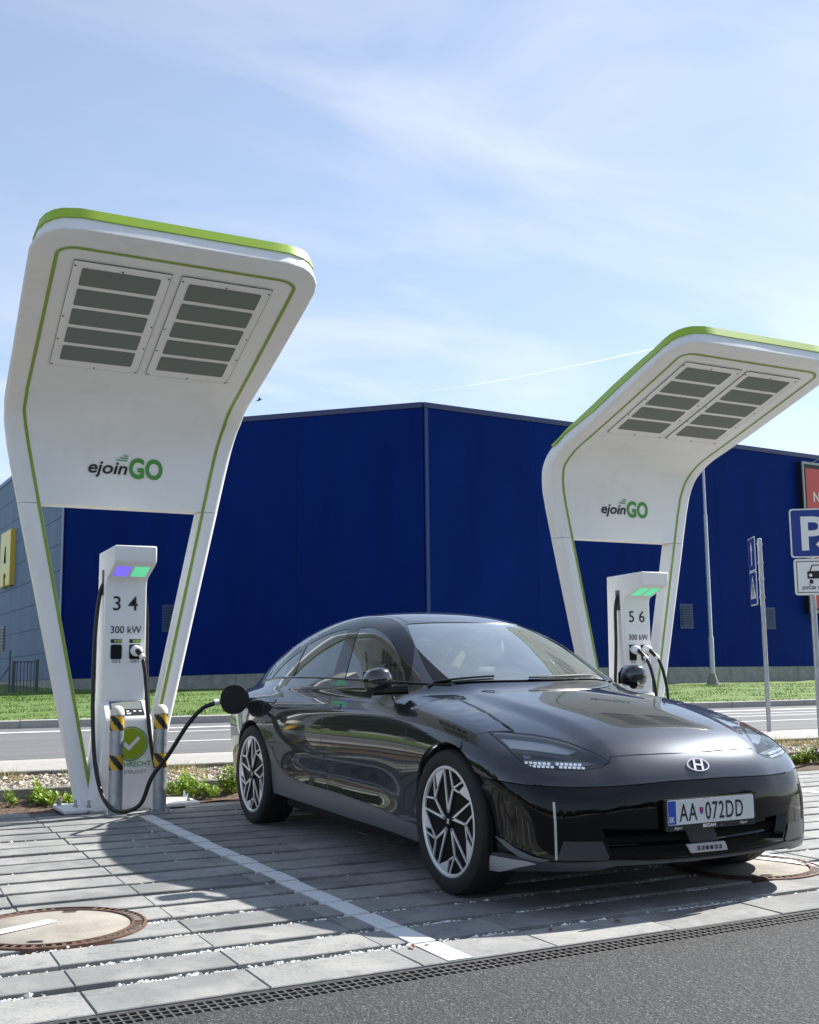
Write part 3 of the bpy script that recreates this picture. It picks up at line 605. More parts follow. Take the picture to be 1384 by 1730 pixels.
# ---- bird and vapour trails high above
bp = at_depth(438, 676, 60)
mb = MB(); mb.tube([(-.16,0,-.03), (-.05,0,0), (.08,0,.02), (.15,0,.035)], [.012,.045,.04,.015], 8)
mb.add([(-.02,0,.02),(.08,.0,.03),(.02,.30,.20),(-.07,.22,.10)], [(0,1,2,3)]); mb.add([(-.02,0,.02),(.08,.0,.03),(.06,-.30,.06),(-.06,-.2,.0)], [(0,1,2,3)]); mb.add([(-.14,.04,-.03),(-.14,-.04,-.03),(-.27,-.06,-.05),(-.27,.06,-.05)], [(0,1,2,3)])
o = mb.build('bird', 'bird_dark'); o.location = bp; o.rotation_euler = (.2, -.1, -.5); tag(o, 'small dark bird flying in the sky above store roof', 'bird')
# ================================================================== CHARGING CANOPIES
def profile():
    pts = [(0,0),(0,2.47),(0,2.80)]
    curve = crv([(0,2.80),(.022,3.02),(.11,3.195),(.33,3.325),(.62,3.415),(.90,3.498)], 8)
    pts += [tuple(p) for p in curve[1:]]
    pts += [(1.25,3.606),(1.60,3.715),(1.90,3.808),(2.05,3.855),(2.15,3.886),(2.22,3.908),(2.27,3.923),(2.305,3.934),(2.33,3.942)]
    P = [np.array(p) for p in pts]; outp = []
    for i, p in enumerate(P):
        t_ = P[min(i+1, len(P)-1)]-P[max(i-1, 0)]; t_ = t_/np.linalg.norm(t_); outp.append((p, np.array([t_[1], -t_[0]]), t_))   # normal points to the front / down
    return outp
PROF = profile(); TIP = 2.33
def half_w(d, z):
    w = min(.300+.2167*z, 1.0) if d < .3 else 1.0+.02*min(1, (d-.3)/1.5)
    R = .30
    if d > TIP-R: w = w - R + math.sqrt(max(R*R-(d-(TIP-R))**2, 0))
    return w
SHR = .07
def cpt(x, d, z, n, dep): return (x-SHR*d, -(d+n[0]*(-dep)), z+n[1]*(-dep))   # dep = depth behind the front skin
def section(xa, xb, p, n, th, r, ins=0.0):
    """rounded rectangle, xa..xb wide, th thick"""
    P = []; r = min(r, th*.45, (xb-xa)*.3)
    for cx_, cy_, a0 in ((xb-r, r, -90), (xb-r-ins, th-r, 0), (xa+r+ins, th-r, 90), (xa+r, r, 180)):
        for k in range(4):
            a = math.radians(a0+30*k); P.append(cpt(cx_+r*math.cos(a), p[0], p[1], n, cy_+r*math.sin(a)))
    return P
def loft(loops, name, mat, parent):
    mb = MB(); k = len(loops[0]); v = [q for l in loops for q in l]; f = [(i*k+j, i*k+(j+1)%k, (i+1)*k+(j+1)%k, (i+1)*k+j) for i in range(len(loops)-1) for j in range(k)]
    f.append(tuple(range(k-1,-1,-1))); f.append(tuple((len(loops)-1)*k+j for j in range(k))); mb.add(v, f); return mb.build(name, mat, parent, smooth=True, ang=45)
def canopy(label, loc, rz):
    c = thing('charging_canopy', label, 'canopy', loc, rz, 'bent white charging canopies')
    up = [q for q in PROF if q[0][1] >= 2.469]
    def thick(p):
        if p[0] > 1.4: return .20-.045*min(1, (p[0]-1.4)/.9)
        return .20
    rows = [section(-half_w(*q[0]), half_w(*q[0]), q[0], q[1], thick(q[0]), .04-.022*min(1, max(0, q[0][0]-.2)/.8), .075*min(1, max(0, (q[0][0]-.05)/.2))*(1 if q[0][0] < 2.0 else max(0, (2.33-q[0][0])/.33))) for q in up]
    loft(rows, 'shell', 'white_coat', c)
    zs = [.02, .5, 1.0, 1.5, 2.0, 2.466]
    for s in (-1, 1):
        lp_ = []
        for z in zs:
            wo, wi = .300+.2167*z, .165+.2045*z
            a, b = (wi, wo) if s > 0 else (-wo, -wi)
            lp_.append(section(a, b, np.array([0, z]), np.array([1.0, 0]), .20, .035))
        loft(lp_, 'leg', 'white_coat', c)
    mb = MB(); mb.box(-.46, .64, -.22, .25, -.01, .028); o = mb.build('base_plate', 'white_edge', c, bevel=.012)
    for bx, by in ((-.43, .14), (-.34, -.05), (-.26, -.16), (.56, -.13), (.6, .1)):
        mb = MB(); mb.lathe([(.020, .03), (.020, .042), (.011, .043), (.011, .085), (.0001, .086)], (bx, by, 0), 8); mb.build('anchor_bolt', 'galvanised', o)
    # lime edge band and white fascia round the upper rim
    rim = []
    full = [q for q in PROF if q[0][0] > .16]
    for q in full: rim.append((-half_w(*q[0]), q))
    tipw = half_w(*full[-1][0]); q = full[-1]
    for k in range(1, 12): rim.append((-tipw+2*tipw*k/12, q))
    for q in reversed(full): rim.append((half_w(*q[0]), q))
    def ribbon(name, mat, a0, a1, off, taper=True):
        mb = MB(); v = []; n = len(rim)
        for i, (x, q) in enumerate(rim):
            p, nn_, _ = q; th = .20-.045*min(1, max(0, (p[0]-1.4)/.9)); 
            x2 = rim[min(i+1, n-1)]; x0 = rim[max(i-1, 0)]
            tv = Vector((x2[0]-x0[0], -(x2[1][0][0]-x0[1][0][0]), x2[1][0][1]-x0[1][0][1])).normalized(); nv = Vector((0, -nn_[0], nn_[1])); ov = tv.cross(nv).normalized()
            if ov.dot(Vector((x, -(p[0]-1.2), 0))) < 0: ov = -ov
            tp = min(1.0, max(.25, (p[0]-.1)/.8)) if taper else 1
            for a in (a0, a0+(a1-a0)*tp) if name == 'fascia' else (a1-(a1-a0)*tp, a1):
                c0 = Vector(cpt(x, p[0], p[1], nn_, th*a)); c0 = c0-Vector((math.copysign(.075*min(1, max(0, (p[0]-.05)/.2))*(1 if p[0] < 2.0 else max(0, (2.33-p[0])/.33))*a, x), 0, 0)); v.append(c0+ov*off); 
                v.append(c0-ov*.02)
        f = []
        for i in range(n-1):
            b = 4*i; f += [(b, b+4, b+6, b+2), (b+1, b+3, b+7, b+5), (b, b+1, b+5, b+4), (b+2, b+6, b+7, b+3)]
        f += [(0, 2, 3, 1), (4*(n-1), 4*(n-1)+1, 4*(n-1)+3, 4*(n-1)+2)]
        mb.add(v, f); return mb.build(name, mat, c, smooth=True, ang=40)
    ribbon('edge_band', 'green_band', .56, 1.02, .012)
    # thin lime line
    path = []
    for z in np.linspace(.03, 2.46, 14): path.append((-(.165+.2045*z)-.022, (0, z)))
    for q in up[1:]:
        d, z = q[0]; w = .165+.2045*2.46+.022 + (.845-.692)*min(1, (z-2.46)/.75) if d < .3 else .845
        if d <= 2.06: path.append((-w, q[0]))
    qn = {tuple(q[0]): q[1] for q in PROF}
    def nrm(p): return qn.get(tuple(p), np.array([1.0, 0])) if p[1] > 2.47 else np.array([1.0, 0])
    def at_d(d):
        for a, b in zip(PROF[:-1], PROF[1:]):
            if a[0][0] <= d <= b[0][0] and b[0][0] > a[0][0]: k = (d-a[0][0])/(b[0][0]-a[0][0]); return a[0]+(b[0]-a[0])*k, b[1]
        return PROF[-1][0], PROF[-1][1]
    L3 = []
    for x, p in path: L3.append((x, np.array(p), nrm(p)))
    for k in range(1, 7): a = math.radians(15*k); x = -.845+.14*(1-math.cos(a)); d = 2.05+.09*math.sin(a)*1.0; p, n_ = at_d(d); L3.append((x, p, n_))
    L3 += [(-x, p, n_) for x, p, n_ in reversed(L3)]
    v = []; hw = .0125; n = len(L3); pts = [Vector(cpt(x, p[0], p[1], n_, -.0035)) for x, p, n_ in L3]
    for i, (x, p, n_) in enumerate(L3):
        tv = (pts[min(i+1, n-1)]-pts[max(i-1, 0)]).normalized(); nv = Vector((0, -n_[0], n_[1])); sv = tv.cross(nv).normalized()*hw
        v += [pts[i]+sv, pts[i]-sv]
    mb = MB(); mb.add(v, [(2*i, 2*i+1, 2*i+3, 2*i+2) for i in range(n-1)]); mb.build('lime_line', 'green_line', c, fix=False)
    # lamp panels in the soffit
    p0, p1 = np.array([.775, 3.460]), np.array([2.02, 3.8458]); tdir = (p1-p0)/np.linalg.norm(p1-p0); Ls = np.linalg.norm(p1-p0); nrm_ = np.array([tdir[1], -tdir[0]])
    def sof(x, s, w): p = p0+tdir*s; return (x-SHR*p[0], -(p[0]+nrm_[0]*w), p[1]+nrm_[1]*w)
    for xa, xb in ((-.715-.01, -.045-.01), (.030-.01, .700-.01)):
        mb = MB(); mb.prism([(xa, -.03), (xb, -.03), (xb, Ls), (xa, Ls)], .004, lambda u, v, w: sof(u, v, w+.006)); pnl = mb.build('lamp_panel', 'white_coat', c)
        mb = MB(); e_ = .003
        for a, b, c2, d2 in ((xa-e_, -.03-e_, xb+e_, -.03), (xa-e_, Ls, xb+e_, Ls+e_), (xa-e_, -.03, xa, Ls), (xb, -.03, xb+e_, Ls)): mb.prism([(a, b), (c2, b), (c2, d2), (a, d2)], .003, lambda u, v, w: sof(u, v, w+.0065))
        mb.build('seam', 'dark_line', pnl)
        for k in range(5):
            s0 = .065+k*(Ls-.09)/5; s1 = s0+(Ls-.09)/5-.045; xm, ym = (xa+xb)/2, (s0+s1)/2
            P = [(xm+p[0], ym+p[1]) for p in rrect((xb-xa)-.125, s1-s0, .014)]
            mb = MB(); mb.prism(P, .003, lambda u, v, w: sof(u, v, w+.011)); mb.build('lamp', 'lamp_glass', pnl)
        mb = MB()
        for sx_, ss in ((.02,.0),(.5,.0),(.98,.0),(.02,.5),(.98,.5),(.02,.97),(.5,.97),(.98,.97),(.02,.27),(.98,.27)):
            xx = xa+(xb-xa)*sx_; s_ = ss*(Ls-.0)-.012+.0; mb.prism([(xx+.0075*math.cos(a), s_+.0075*math.sin(a)) for a in [math.pi*k/4 for k in range(8)]], .003, lambda u, v, w: sof(u, v, w+.0105))
        stuff(mb.build('screw', 'dark_line', pnl))
    # lettering on the front
    pz_ = [q[0][1] for q in PROF]; pd_ = [q[0][0] for q in PROF]
    dz_ = lambda z: float(np.interp(z, pz_, pd_))
    ff = lambda x0, z0, k=.006: (lambda u, v, w: (x0+u, -k-dz_(z0+v), z0+v))
    text('lettering', 'ejoin', 'print_black', ff(-.315, 2.752), c, size=.150, bold=.0028, shear=.22, sx=1.14)
    text('lettering', 'GO', 'print_green', ff(.035, 2.730), c, size=.235, bold=.008, sx=.80, spacing=1.02)
    mb = MB()
    for k, (a, b) in enumerate(((-.08, .022), (-.045, .027), (-.02, .03))): z = 2.868+.020*k; mb.add([(a, -.006-dz_(z), z), (b, -.006-dz_(z), z-.002), (b, -.007-dz_(z), z+.007), (a+.012, -.007-dz_(z), z+.009)], [(0,1,2,3)])
    mb.build('logo_strokes', 'print_green', c, fix=False)
    return c
RZ = math.radians(1.2)
CANA = (2.145, 9.54, 0.0); CANB = (2.145+5.4, 9.54+.18, -.045)
canopy('near white bent charging canopy with lime edge, left of the black car', CANA, RZ)
canopy('far white bent charging canopy with lime edge, partly hidden behind black car', CANB, RZ)

# ================================================================== CHARGING STATIONS
def station(label, loc, digits, plugged):
    """local origin: column centre on the ground, column front at y = 0"""
    c = thing('charging_station', label, 'charging station', loc, 0, 'white fast charging stations')
    def ext(name, prof, wf, mat='white_coat', bev=.012):
        """prof (y, z) polygon, swept across x; half width from wf(z)"""
        mb = MB(); n = len(prof); v = [(wf(z)[0], y, z) for y, z in prof]+[(wf(z)[1], y, z) for y, z in prof]
        mb.add(v, [tuple(range(n)), tuple(range(2*n-1, n-1, -1))]+[(i, n+i, n+(i+1)%n, (i+1)%n) for i in range(n)]); return mb.build(name, mat, c, bevel=bev, seg=3, smooth=True, ang=30)
    col = [(0, .86), (0, 1.80)] + [(-.012, 1.835), (-.04, 1.858)] + [(-.285, 1.95), (-.31, 1.965), (-.32, 1.99), (-.32, 2.10), (.28, 2.085), (.30, .86)]
    ext('column', col, lambda z: (-.17, .17))
    low = [(-.165, .005), (-.19, .70), (-.175, .735), (-.005, .862), (.30, .862), (.34, .005)]
    ext('console', low, lambda z: (-.175-.075*(1-z/.86), .175+.075*(1-z/.86)))
    mb = MB(); mb.box(-.28, .28, -.22, .38, -.005, .012); mb.build('foot', 'concrete', c)
    # status lights under the head
    u0, u1 = np.array([-.06, 1.866]), np.array([-.268, 1.944]); td = (u1-u0); td2 = td/np.linalg.norm(td); nn2 = np.array([td2[1], -td2[0]]); nn2 = -nn2 if nn2[1] > 0 else nn2
    for xa, m in ((-.135, digits[1]), (.012, digits[2])):
        for k in range(5):
            s0 = .08+.17*k; P = []
            mb = MB(); v = []
            for s, x in ((s0, xa), (s0, xa+.122), (s0+.145, xa+.122), (s0+.145, xa)): p = u0+td*s+nn2*.004; v.append((x, p[0], p[1]))
            mb.add(v, [(0,1,2,3)]); mb.build('status_light', m, c, fix=False)
    fr = lambda x0, z0, k=.004: (lambda u, v, w: (x0+u, -k, z0+v))
    text('lettering', digits[0][0], 'print_black', fr(-.115, 1.595), c, size=.165, bold=.001); text('lettering', digits[0][1], 'print_black', fr(.018, 1.595), c, size=.165, bold=.001)
    text('lettering', '300 kW', 'print_black', fr(-.125, 1.408), c, size=.083, bold=.0004, sx=.93)
    for i, x in enumerate((-.072, .080)):
        mb = MB(); mb.prism([(x+p[0], 1.255+p[1]) for p in rrect(.092, .122, .016)], .004, lambda u, v, w: (u, -w-.001, v)); so_ = mb.build('socket', 'black_plastic', c)
        mb = MB(); mb.prism([(x+p[0], 1.255+p[1]) for p in rrect(.074, .102, .012)], .002, lambda u, v, w: (u, -w-.0055, v)); mb.build('socket_recess', 'void_dark', so_)
        mb = MB(); mb.prism([(x-.046, 1.328), (x+.046, 1.328), (x+.046, 1.358), (x-.046, 1.358)], .002, lambda u, v, w: (u, -w-.001, v)); lb = mb.build('socket_label', 'print_black', c)
        mb = MB(); mb.prism([(x+.006, 1.332), (x+.043, 1.332), (x+.043, 1.354), (x+.006, 1.354)], .001, lambda u, v, w: (u, -w-.0035, v)); mb.build('lime_mark', 'print_lime', lb)
        mb = MB(); mb.prism([(x-.018, 1.334), (x+.003, 1.334), (x+.003, 1.352), (x-.018, 1.352)], .001, lambda u, v, w: (u, -w-.0035, v)); mb.build('grey_mark', 'print_grey', lb)
        text('lettering', 'CCS 2', 'print_black', fr(x-.034, 1.168), c, size=.026, bold=.0006)
    # sloping touch screen
    s0, s1 = np.array([-.012, .858]), np.array([-.172, .738]); sd_ = s1-s0; sn = np.array([sd_[1], -sd_[0]]); sn = sn/np.linalg.norm(sn); sn = -sn if sn[1] < 0 else sn
    def scp(x, s, w): p = s0+sd_*s+sn*w; return (x, p[0], p[1])
    mb = MB(); mb.prism([(-.125, .04), (.135, .04), (.135, .93), (-.125, .93)], .003, lambda u, v, w: scp(u, v, w+.002)); sc = mb.build('screen', 'screen', c)
    mb = MB(); mb.prism([(-.115, .09), (.125, .09), (.125, .56), (-.115, .56)], .001, lambda u, v, w: scp(u, v, w+.0055)); mb.build('display', 'lamp_glass', sc)
    mb = MB()
    for x in (-.05, .005, .06, .105): mb.prism([(x-.014, .66), (x+.014, .66), (x+.008, .74), (x-.008, .74)], .001, lambda u, v, w: scp(u, v, w+.0056))
    mb.prism([(-.012, .80), (.03, .80), (.022, .88), (-.004, .88)], .001, lambda u, v, w: scp(u, v, w+.0056)); mb.build('screen_icons', 'screen_icons', sc)
    # round lime badge and words
    yb = lambda z: -.165-(.19-.165)*(z/.70)-.004
    def disc(r0, r1, m, k, nm):
        mb = MB(); n = 40; zc, xc = .525, .02
        if r0 > 0:
            v = [(xc+r*math.cos(2*math.pi*i/n), yb(zc+r*math.sin(2*math.pi*i/n))-k, zc+r*math.sin(2*math.pi*i/n)) for r in (r0, r1) for i in range(n)]; mb.add(v, [(i, (i+1)%n, n+(i+1)%n, n+i) for i in range(n)])
        else: mb.add([(xc+r1*math.cos(2*math.pi*i/n), yb(zc+r1*math.sin(2*math.pi*i/n))-k, zc+r1*math.sin(2*math.pi*i/n)) for i in range(n)], [tuple(range(n))])
        return mb.build(nm, m, c, fix=False)
    bd = disc(0, .122, 'print_lime', 0, 'badge'); disc(.127, .136, 'print_green', 0, 'badge_ring').parent = bd
    mb = MB(); ck = [(-.065,.0),(-.045,.022),(-.015,-.012),(.055,.062),(.075,.042),(-.015,-.052)]
    mb.add([(.02+p[0], yb(.525+p[1])-.003, .522+p[1]) for p in ck], [(0,1,2,5),(2,3,4,5)]); mb.build('tick', 'print_white', bd, fix=False)
    text('lettering', 'EICHRECHT', 'print_green', lambda u, v, w: (u-.112, yb(.345+v), .345+v), c, size=.058, bold=.0004, sx=.96)
    text('lettering', 'COMPLIANT', 'print_grey', lambda u, v, w: (u-.08, yb(.290+v), .290+v), c, size=.043, sx=.96)
    # cable slots high in both flanks
    for s in (-1, 1):
        mb = MB(); xx = .1702*s; mb.box(*sorted((xx, xx+.004*s)), .06, .13, 1.72, 1.93); mb.build('cable_slot', 'fence_grey', c)
    return c
STA = (2.15, 9.385, 0.0); STB = (2.15+5.4, 9.385+.181, -.05)
station('white charging station numbered 3 4 behind two striped bollards', STA, ('34', 'light_violet', 'light_green'), 1)
station('white charging station numbered 5 6 behind bonnet of black car', STB, ('56', 'light_green', 'light_green'), 2)
# ---- plugs and cables
def plug(parent, loc, dirv, m='white_edge'):
    """charging gun: white head, black grip, white collar; returns end of grip"""
    pass
def cable(label, pts, gun=None, ends=None):
    """a cable with its plug is one thing"""
    p0 = pts[0]; root = thing('charging_cable', label, 'charging cable', p0, 0, 'charging cables')
    loc = [tuple(np.array(p)-np.array(p0)) for p in pts]
    mb = MB(); mb.tube([tuple(p) for p in crv(loc, 10)], .0165, 10); mb.build('hose', 'cable_rubber', root, smooth=True, ang=0)
    if gun is not None:
        # gun: socket point g0 (world), grip end g1 = first cable point
        g0, mid, g1 = [Vector(np.array(q)-np.array(p0)) for q in gun]
        mb = MB(); mb.tube([g0, g0.lerp(mid, .35), g0.lerp(mid, .8), mid], [.040, .046, .044, .030], 12); mb.build('plug_head', 'white_edge', root, smooth=True, ang=60)
        mb = MB(); mb.tube([g0.lerp(mid, .75)-Vector((0,0,.012)), mid, g1], [.026, .024, .019], 10); mb.build('grip', 'cable_rubber', root, smooth=True, ang=60)
        d = (g1-mid).normalized(); mb = MB(); mb.tube([g1-d*.014, g1+d*.022], .0225, 12); mb.build('collar', 'white_edge', root, smooth=True, ang=50)
    return root
# ================================================================== CAR
t = NT('car_paint'); v = t.tc(); n = t.noise(v, 260, 2, .5); n3 = t.noise(v, 38, 3, .7); n2 = t.noise(v, 1400, 1, .5)
g = t.math('MULTIPLY', t.rng(n, .70, .76, 0, 1), t.rng(n3, .5, .62, 0, 1))
t.col(t.mix(t.math('MULTIPLY', g, .5), t.mix(t.rng(n2, .4, .75, 0, .6), (.0022, .0027, .0045), (.006, .0072, .011)), (.30, .30, .29)))
t.set(Metallic=.85, Roughness=.36, Coat_Weight=1.0, Coat_Roughness=.025, Coat_IOR=1.8, Coat_Tint=(.86, .93, 1.0, 1))
t = NT('gloss_black'); t.col((.003, .003, .0035)).set(Roughness=.06, Specular_IOR_Level=.32)
flat('trim_grey', (.155, .165, .175), .38, .35); flat('trim_light', (.52, .53, .54), .32, .35); flat('trim_dark', (.05, .055, .065), .35, .2)
flat('tyre', (.012, .012, .0125), .72); flat('rim_black', (.003, .003, .0033), .5, 0, Specular_IOR_Level=.12); flat('machined', (.80, .81, .82), .30, .45)
flat('chrome', (.75, .76, .77), .12, 1.0); flat('emblem_silver', (.82, .83, .84), .22, .6); flat('underbody', (.008, .008, .008), .8)
flat('seat_light', (.74, .75, .72), .7); flat('cabin_dark', (.03, .032, .034), .7); flat('cabin_mid', (.22, .235, .23), .75); flat('lamp_silver', (.55, .58, .63), .28, .5); flat('lamp_dark', (.075, .08, .095), .25)
t = NT('lamp_led'); t.col((.85, .87, .92)).set(Roughness=.35, Emission_Color=(.8, .85, 1, 1), Emission_Strength=.12)
flat('plate_white', (.70, .71, .69), .4); flat('plate_blue', (.012, .07, .42), .4); flat('crest_red', (.55, .03, .05), .5); flat('reflector_amber', (.5, .13, .01), .3)
def glassmat(name, tint, refl_lo, refl_hi, rough=.0, film=0):
    t = NT(name); t.n.remove(t.b)
    tr = t.n.new('ShaderNodeBsdfTransparent'); tr.inputs[0].default_value = (*tint, 1); gl = t.n.new('ShaderNodeBsdfGlossy'); gl.inputs['Roughness'].default_value = rough; gl.inputs['Color'].default_value = (.93, .98, .97, 1)
    lw = t.n.new('ShaderNodeFresnel'); lw.inputs['IOR'].default_value = 1.75; mr = t.n.new('ShaderNodeMapRange'); mr.inputs[1].default_value = .0; mr.inputs[2].default_value = 1.0; mr.inputs[3].default_value = refl_lo; mr.inputs[4].default_value = refl_hi; t.l.new(lw.outputs[0], mr.inputs[0])
    ms = t.n.new('ShaderNodeMixShader'); t.l.new(mr.outputs[0], ms.inputs[0]); t.l.new(tr.outputs[0], ms.inputs[1]); t.l.new(gl.outputs[0], ms.inputs[2])
    if film:   # thin film of dust on the pane
        df = t.n.new('ShaderNodeBsdfDiffuse'); df.inputs[0].default_value = (.62, .72, .69, 1); m3 = t.n.new('ShaderNodeMixShader'); n = t.noise(t.tc(), 4, 4, .6); t.l.new(t.rng(n, .3, .7, film*.7, film*1.25), m3.inputs[0]); t.l.new(ms.outputs[0], m3.inputs[1]); t.l.new(df.outputs[0], m3.inputs[2]); ms = m3
    t.l.new(ms.outputs[0], t.n['Material Output'].inputs[0])
glassmat('windscreen_glass', (.66, .78, .74), .28, 1.15, .006, .10); glassmat('side_glass', (.40, .48, .45), .07, 1.0); glassmat('tinted_glass', (.05, .055, .06), .06, 1.0); glassmat('lens_glass', (.90, .93, .96), .02, .8)

def spl(pts):
    xs = np.array([p[0] for p in pts], float); ys = np.array([p[1] for p in pts], float); n = len(xs); h = np.diff(xs)
    A = np.zeros((n, n)); b = np.zeros(n); A[0, 0] = A[-1, -1] = 1
    for i in range(1, n-1): A[i, i-1] = h[i-1]; A[i, i] = 2*(h[i-1]+h[i]); A[i, i+1] = h[i]; b[i] = 6*((ys[i+1]-ys[i])/h[i]-(ys[i]-ys[i-1])/h[i-1])
    m = np.linalg.solve(A, b)
    def fn(x):
        x = np.asarray(x, float); xc = np.clip(x, xs[0], xs[-1]); i = np.clip(np.searchsorted(xs, xc)-1, 0, n-2); d = xc-xs[i]; e = xs[i+1]-xc; hh = h[i]
        y = m[i]*e**3/(6*hh)+m[i+1]*d**3/(6*hh)+(ys[i]/hh-m[i]*hh/6)*e+(ys[i+1]/hh-m[i+1]*hh/6)*d
        s0 = (ys[1]-ys[0])/h[0]-h[0]*(m[1]/6); s1 = (ys[-1]-ys[-2])/h[-1]+h[-1]*(m[-2]/6)
        return y+np.where(x < xs[0], (x-xs[0])*s0, 0)+np.where(x > xs[-1], (x-xs[-1])*s1, 0)
    return fn
# car frame: x across, a behind the front axle, z up
Wm = spl([(-1.0,.90),(-.5,.918),(-.15,.936),(.25,.938),(.8,.930),(1.5,.928),(2.2,.931),(2.8,.940),(3.2,.934),(3.6,.895),(3.9,.835),(4.1,.78)])
Ds = spl([(.10,.11),(.18,.060),(.26,.036),(.38,.026),(.52,.012),(.64,.0),(.74,.002),(.83,.015),(.91,.042),(.98,.080),(1.05,.14),(1.15,.26),(1.4,.6)])
Zh = spl([(-1.1,.47),(-.92,.622),(-.80,.696),(-.68,.752),(-.5,.818),(-.3,.872),(0,.930),(.3,.975),(.5,1.0),(.8,1.025),(1.5,1.04),(2.5,1.05),(3.2,1.05),(3.7,1.01),(4.0,.95)])
A0 = spl([(.10,-.74),(.17,-.80),(.24,-.832),(.33,-.838),(.45,-.838),(.55,-.826),(.63,-.808),(.70,-.782),(.80,-.71),(.95,-.5)])
Xb = spl([(.2,-.035),(.6,-.018),(1.1,0),(1.8,.0),(2.4,-.012),(2.9,-.05),(3.3,-.11),(3.7,-.21),(4.0,-.31)])
Zr = spl([(0,.80),(.25,.915),(.42,.995),(.62,1.092),(.82,1.186),(1.02,1.275),(1.22,1.353),(1.42,1.414),(1.62,1.456),(1.82,1.480),(2.02,1.489),(2.25,1.482),(2.5,1.455),(2.8,1.397),(3.1,1.306),(3.4,1.193),(3.7,1.072),(3.95,.975),(4.2,.87)])
def smax(a, b, r): h = np.maximum(r-np.abs(a-b), 0)/r; return np.maximum(a, b)+h*h*r*.25
def smin(a, b, r): return -smax(-a, -b, r)
def sst(x, a, b): t_ = np.clip((x-a)/(b-a), 0, 1); return t_*t_*(3-2*t_)
def F(x, a, z):
    X = np.abs(x)
    door = .030*np.exp(-((z-.43)/.095)**2)*sst(a, .50, .95)*(1-sst(a, 1.95, 2.45))
    flare = .012*(np.exp(-(((a)/.42)**2+((z-.62)/.22)**2)*1.2)+np.exp(-(((a-2.95)/.42)**2+((z-.62)/.22)**2)*1.2))
    xs = Wm(a)-Ds(z)-door+flare
    bow = .235*(X/.9)**2.6
    an = A0(z)+bow
    fade = 1-sst(a, -.55, .25)
    zl = Zh(a-bow*fade*.8)-.060*(X/.8)**2.2-.018+.018*(1-sst(X, .46-.06*fade, .60-.06*fade))
    low = smax(x*0+X-xs, z-zl, .13)
    low = smax(low, an-a, .20)
    low = smax(low, a-(3.985-.30*(X/.9)**3-.35*(z-.75)**2), .15)
    zg = np.maximum(z, .985)
    gx = X-(.842+Xb(a)-.52*(zg-1.0)-.36*(zg-1.0)*np.abs(zg-1.0))
    gz = z-(Zr(a-.26*X*X)-.11*X*X-.20*X**4)
    gh = smax(gx*.88, gz*.95, .085)
    gh = np.maximum(gh, .22-a)
    return smin(low, gh, .035)
def solve(o, d, t0, t1, n=90):
    """first hit along o + t d, t from t0 to t1 (vectorised)"""
    o = np.asarray(o, float); d = np.asarray(d, float); ts = np.linspace(t0, t1, n); N_ = len(o)
    P = o[:, None, :]+d[:, None, :]*ts[None, :, None]; f = F(P[..., 0], P[..., 1], P[..., 2]); inside = f <= 0
    k = np.argmax(inside, 1); ok = inside.any(1); k = np.maximum(k, 1); lo = ts[k-1]; hi = ts[k]
    for _ in range(34):
        m_ = .5*(lo+hi); p = o+d*m_[:, None]; g_ = F(p[:, 0], p[:, 1], p[:, 2]) <= 0; hi = np.where(g_, m_, hi); lo = np.where(g_, lo, m_)
    return o+d*hi[:, None], ok
def grad(P):
    e = .002; G = np.stack([(F(P[:, 0]+(e if i == 0 else 0), P[:, 1]+(e if i == 1 else 0), P[:, 2]+(e if i == 2 else 0))-F(P[:, 0]-(e if i == 0 else 0), P[:, 1]-(e if i == 1 else 0), P[:, 2]-(e if i == 2 else 0))) for i in range(3)], 1)
    return G/np.maximum(np.linalg.norm(G, axis=1, keepdims=True), 1e-9)
RA, RB = .42, 2.75
def to3(q, mode):
    q = np.asarray(q, float); z0 = np.zeros(len(q)); o1 = np.ones(len(q))
    if mode == 'side': return solve(np.stack([-1.25*o1, q[:, 0], q[:, 1]], 1), np.tile([1., 0, 0], (len(q), 1)), 0, 1.24)
    if mode == 'top': return solve(np.stack([q[:, 0], q[:, 1], 1.75*o1], 1), np.tile([0, 0, -1.], (len(q), 1)), 0, 1.5)
    if mode == 'radial': a = q[:, 0]; return solve(np.stack([-2.0*np.sin(a), RA-2.0*np.cos(a), q[:, 1]], 1), np.stack([np.sin(a), np.cos(a), z0], 1), .2, 1.75)
    if mode == 'rear': a = q[:, 0]; return solve(np.stack([-2.0*np.sin(a), RB+2.0*np.cos(a), q[:, 1]], 1), np.stack([np.sin(a), -np.cos(a), z0], 1), .2, 1.75)
def to2(P, mode):
    P = np.asarray(P, float)
    if mode == 'side': return P[:, 1:3]
    if mode == 'top': return P[:, 0:2]
    if mode == 'radial': return np.stack([np.arctan2(-P[:, 0], RA-P[:, 1]), P[:, 2]], 1)
    if mode == 'rear': return np.stack([np.arctan2(-P[:, 0], P[:, 1]-RB), P[:, 2]], 1)
CO = EYE-np.array([CAR_X, CAR_Y, 0])
def pix(pts):
    """picture points of the visible side -> points on the car's surface"""
    D_ = np.array([ray(u, v) for u, v in pts]); P, ok = solve(np.tile(CO, (len(pts), 1)), D_, 3.4, 10.5, 700)
    for q, k in zip(pts, ok):
        if not k: print('CAR MISS', q)
    return P
def inpoly(q, poly):
    x, y = q[:, 0], q[:, 1]; r = np.zeros(len(q), bool); n = len(poly); j = n-1
    for i in range(n):
        xi, yi = poly[i]; xj, yj = poly[j]; c = ((yi > y) != (yj > y)) & (x < (xj-xi)*(y-yi)/(yj-yi+1e-15)+xi); r ^= c; j = i
    return r
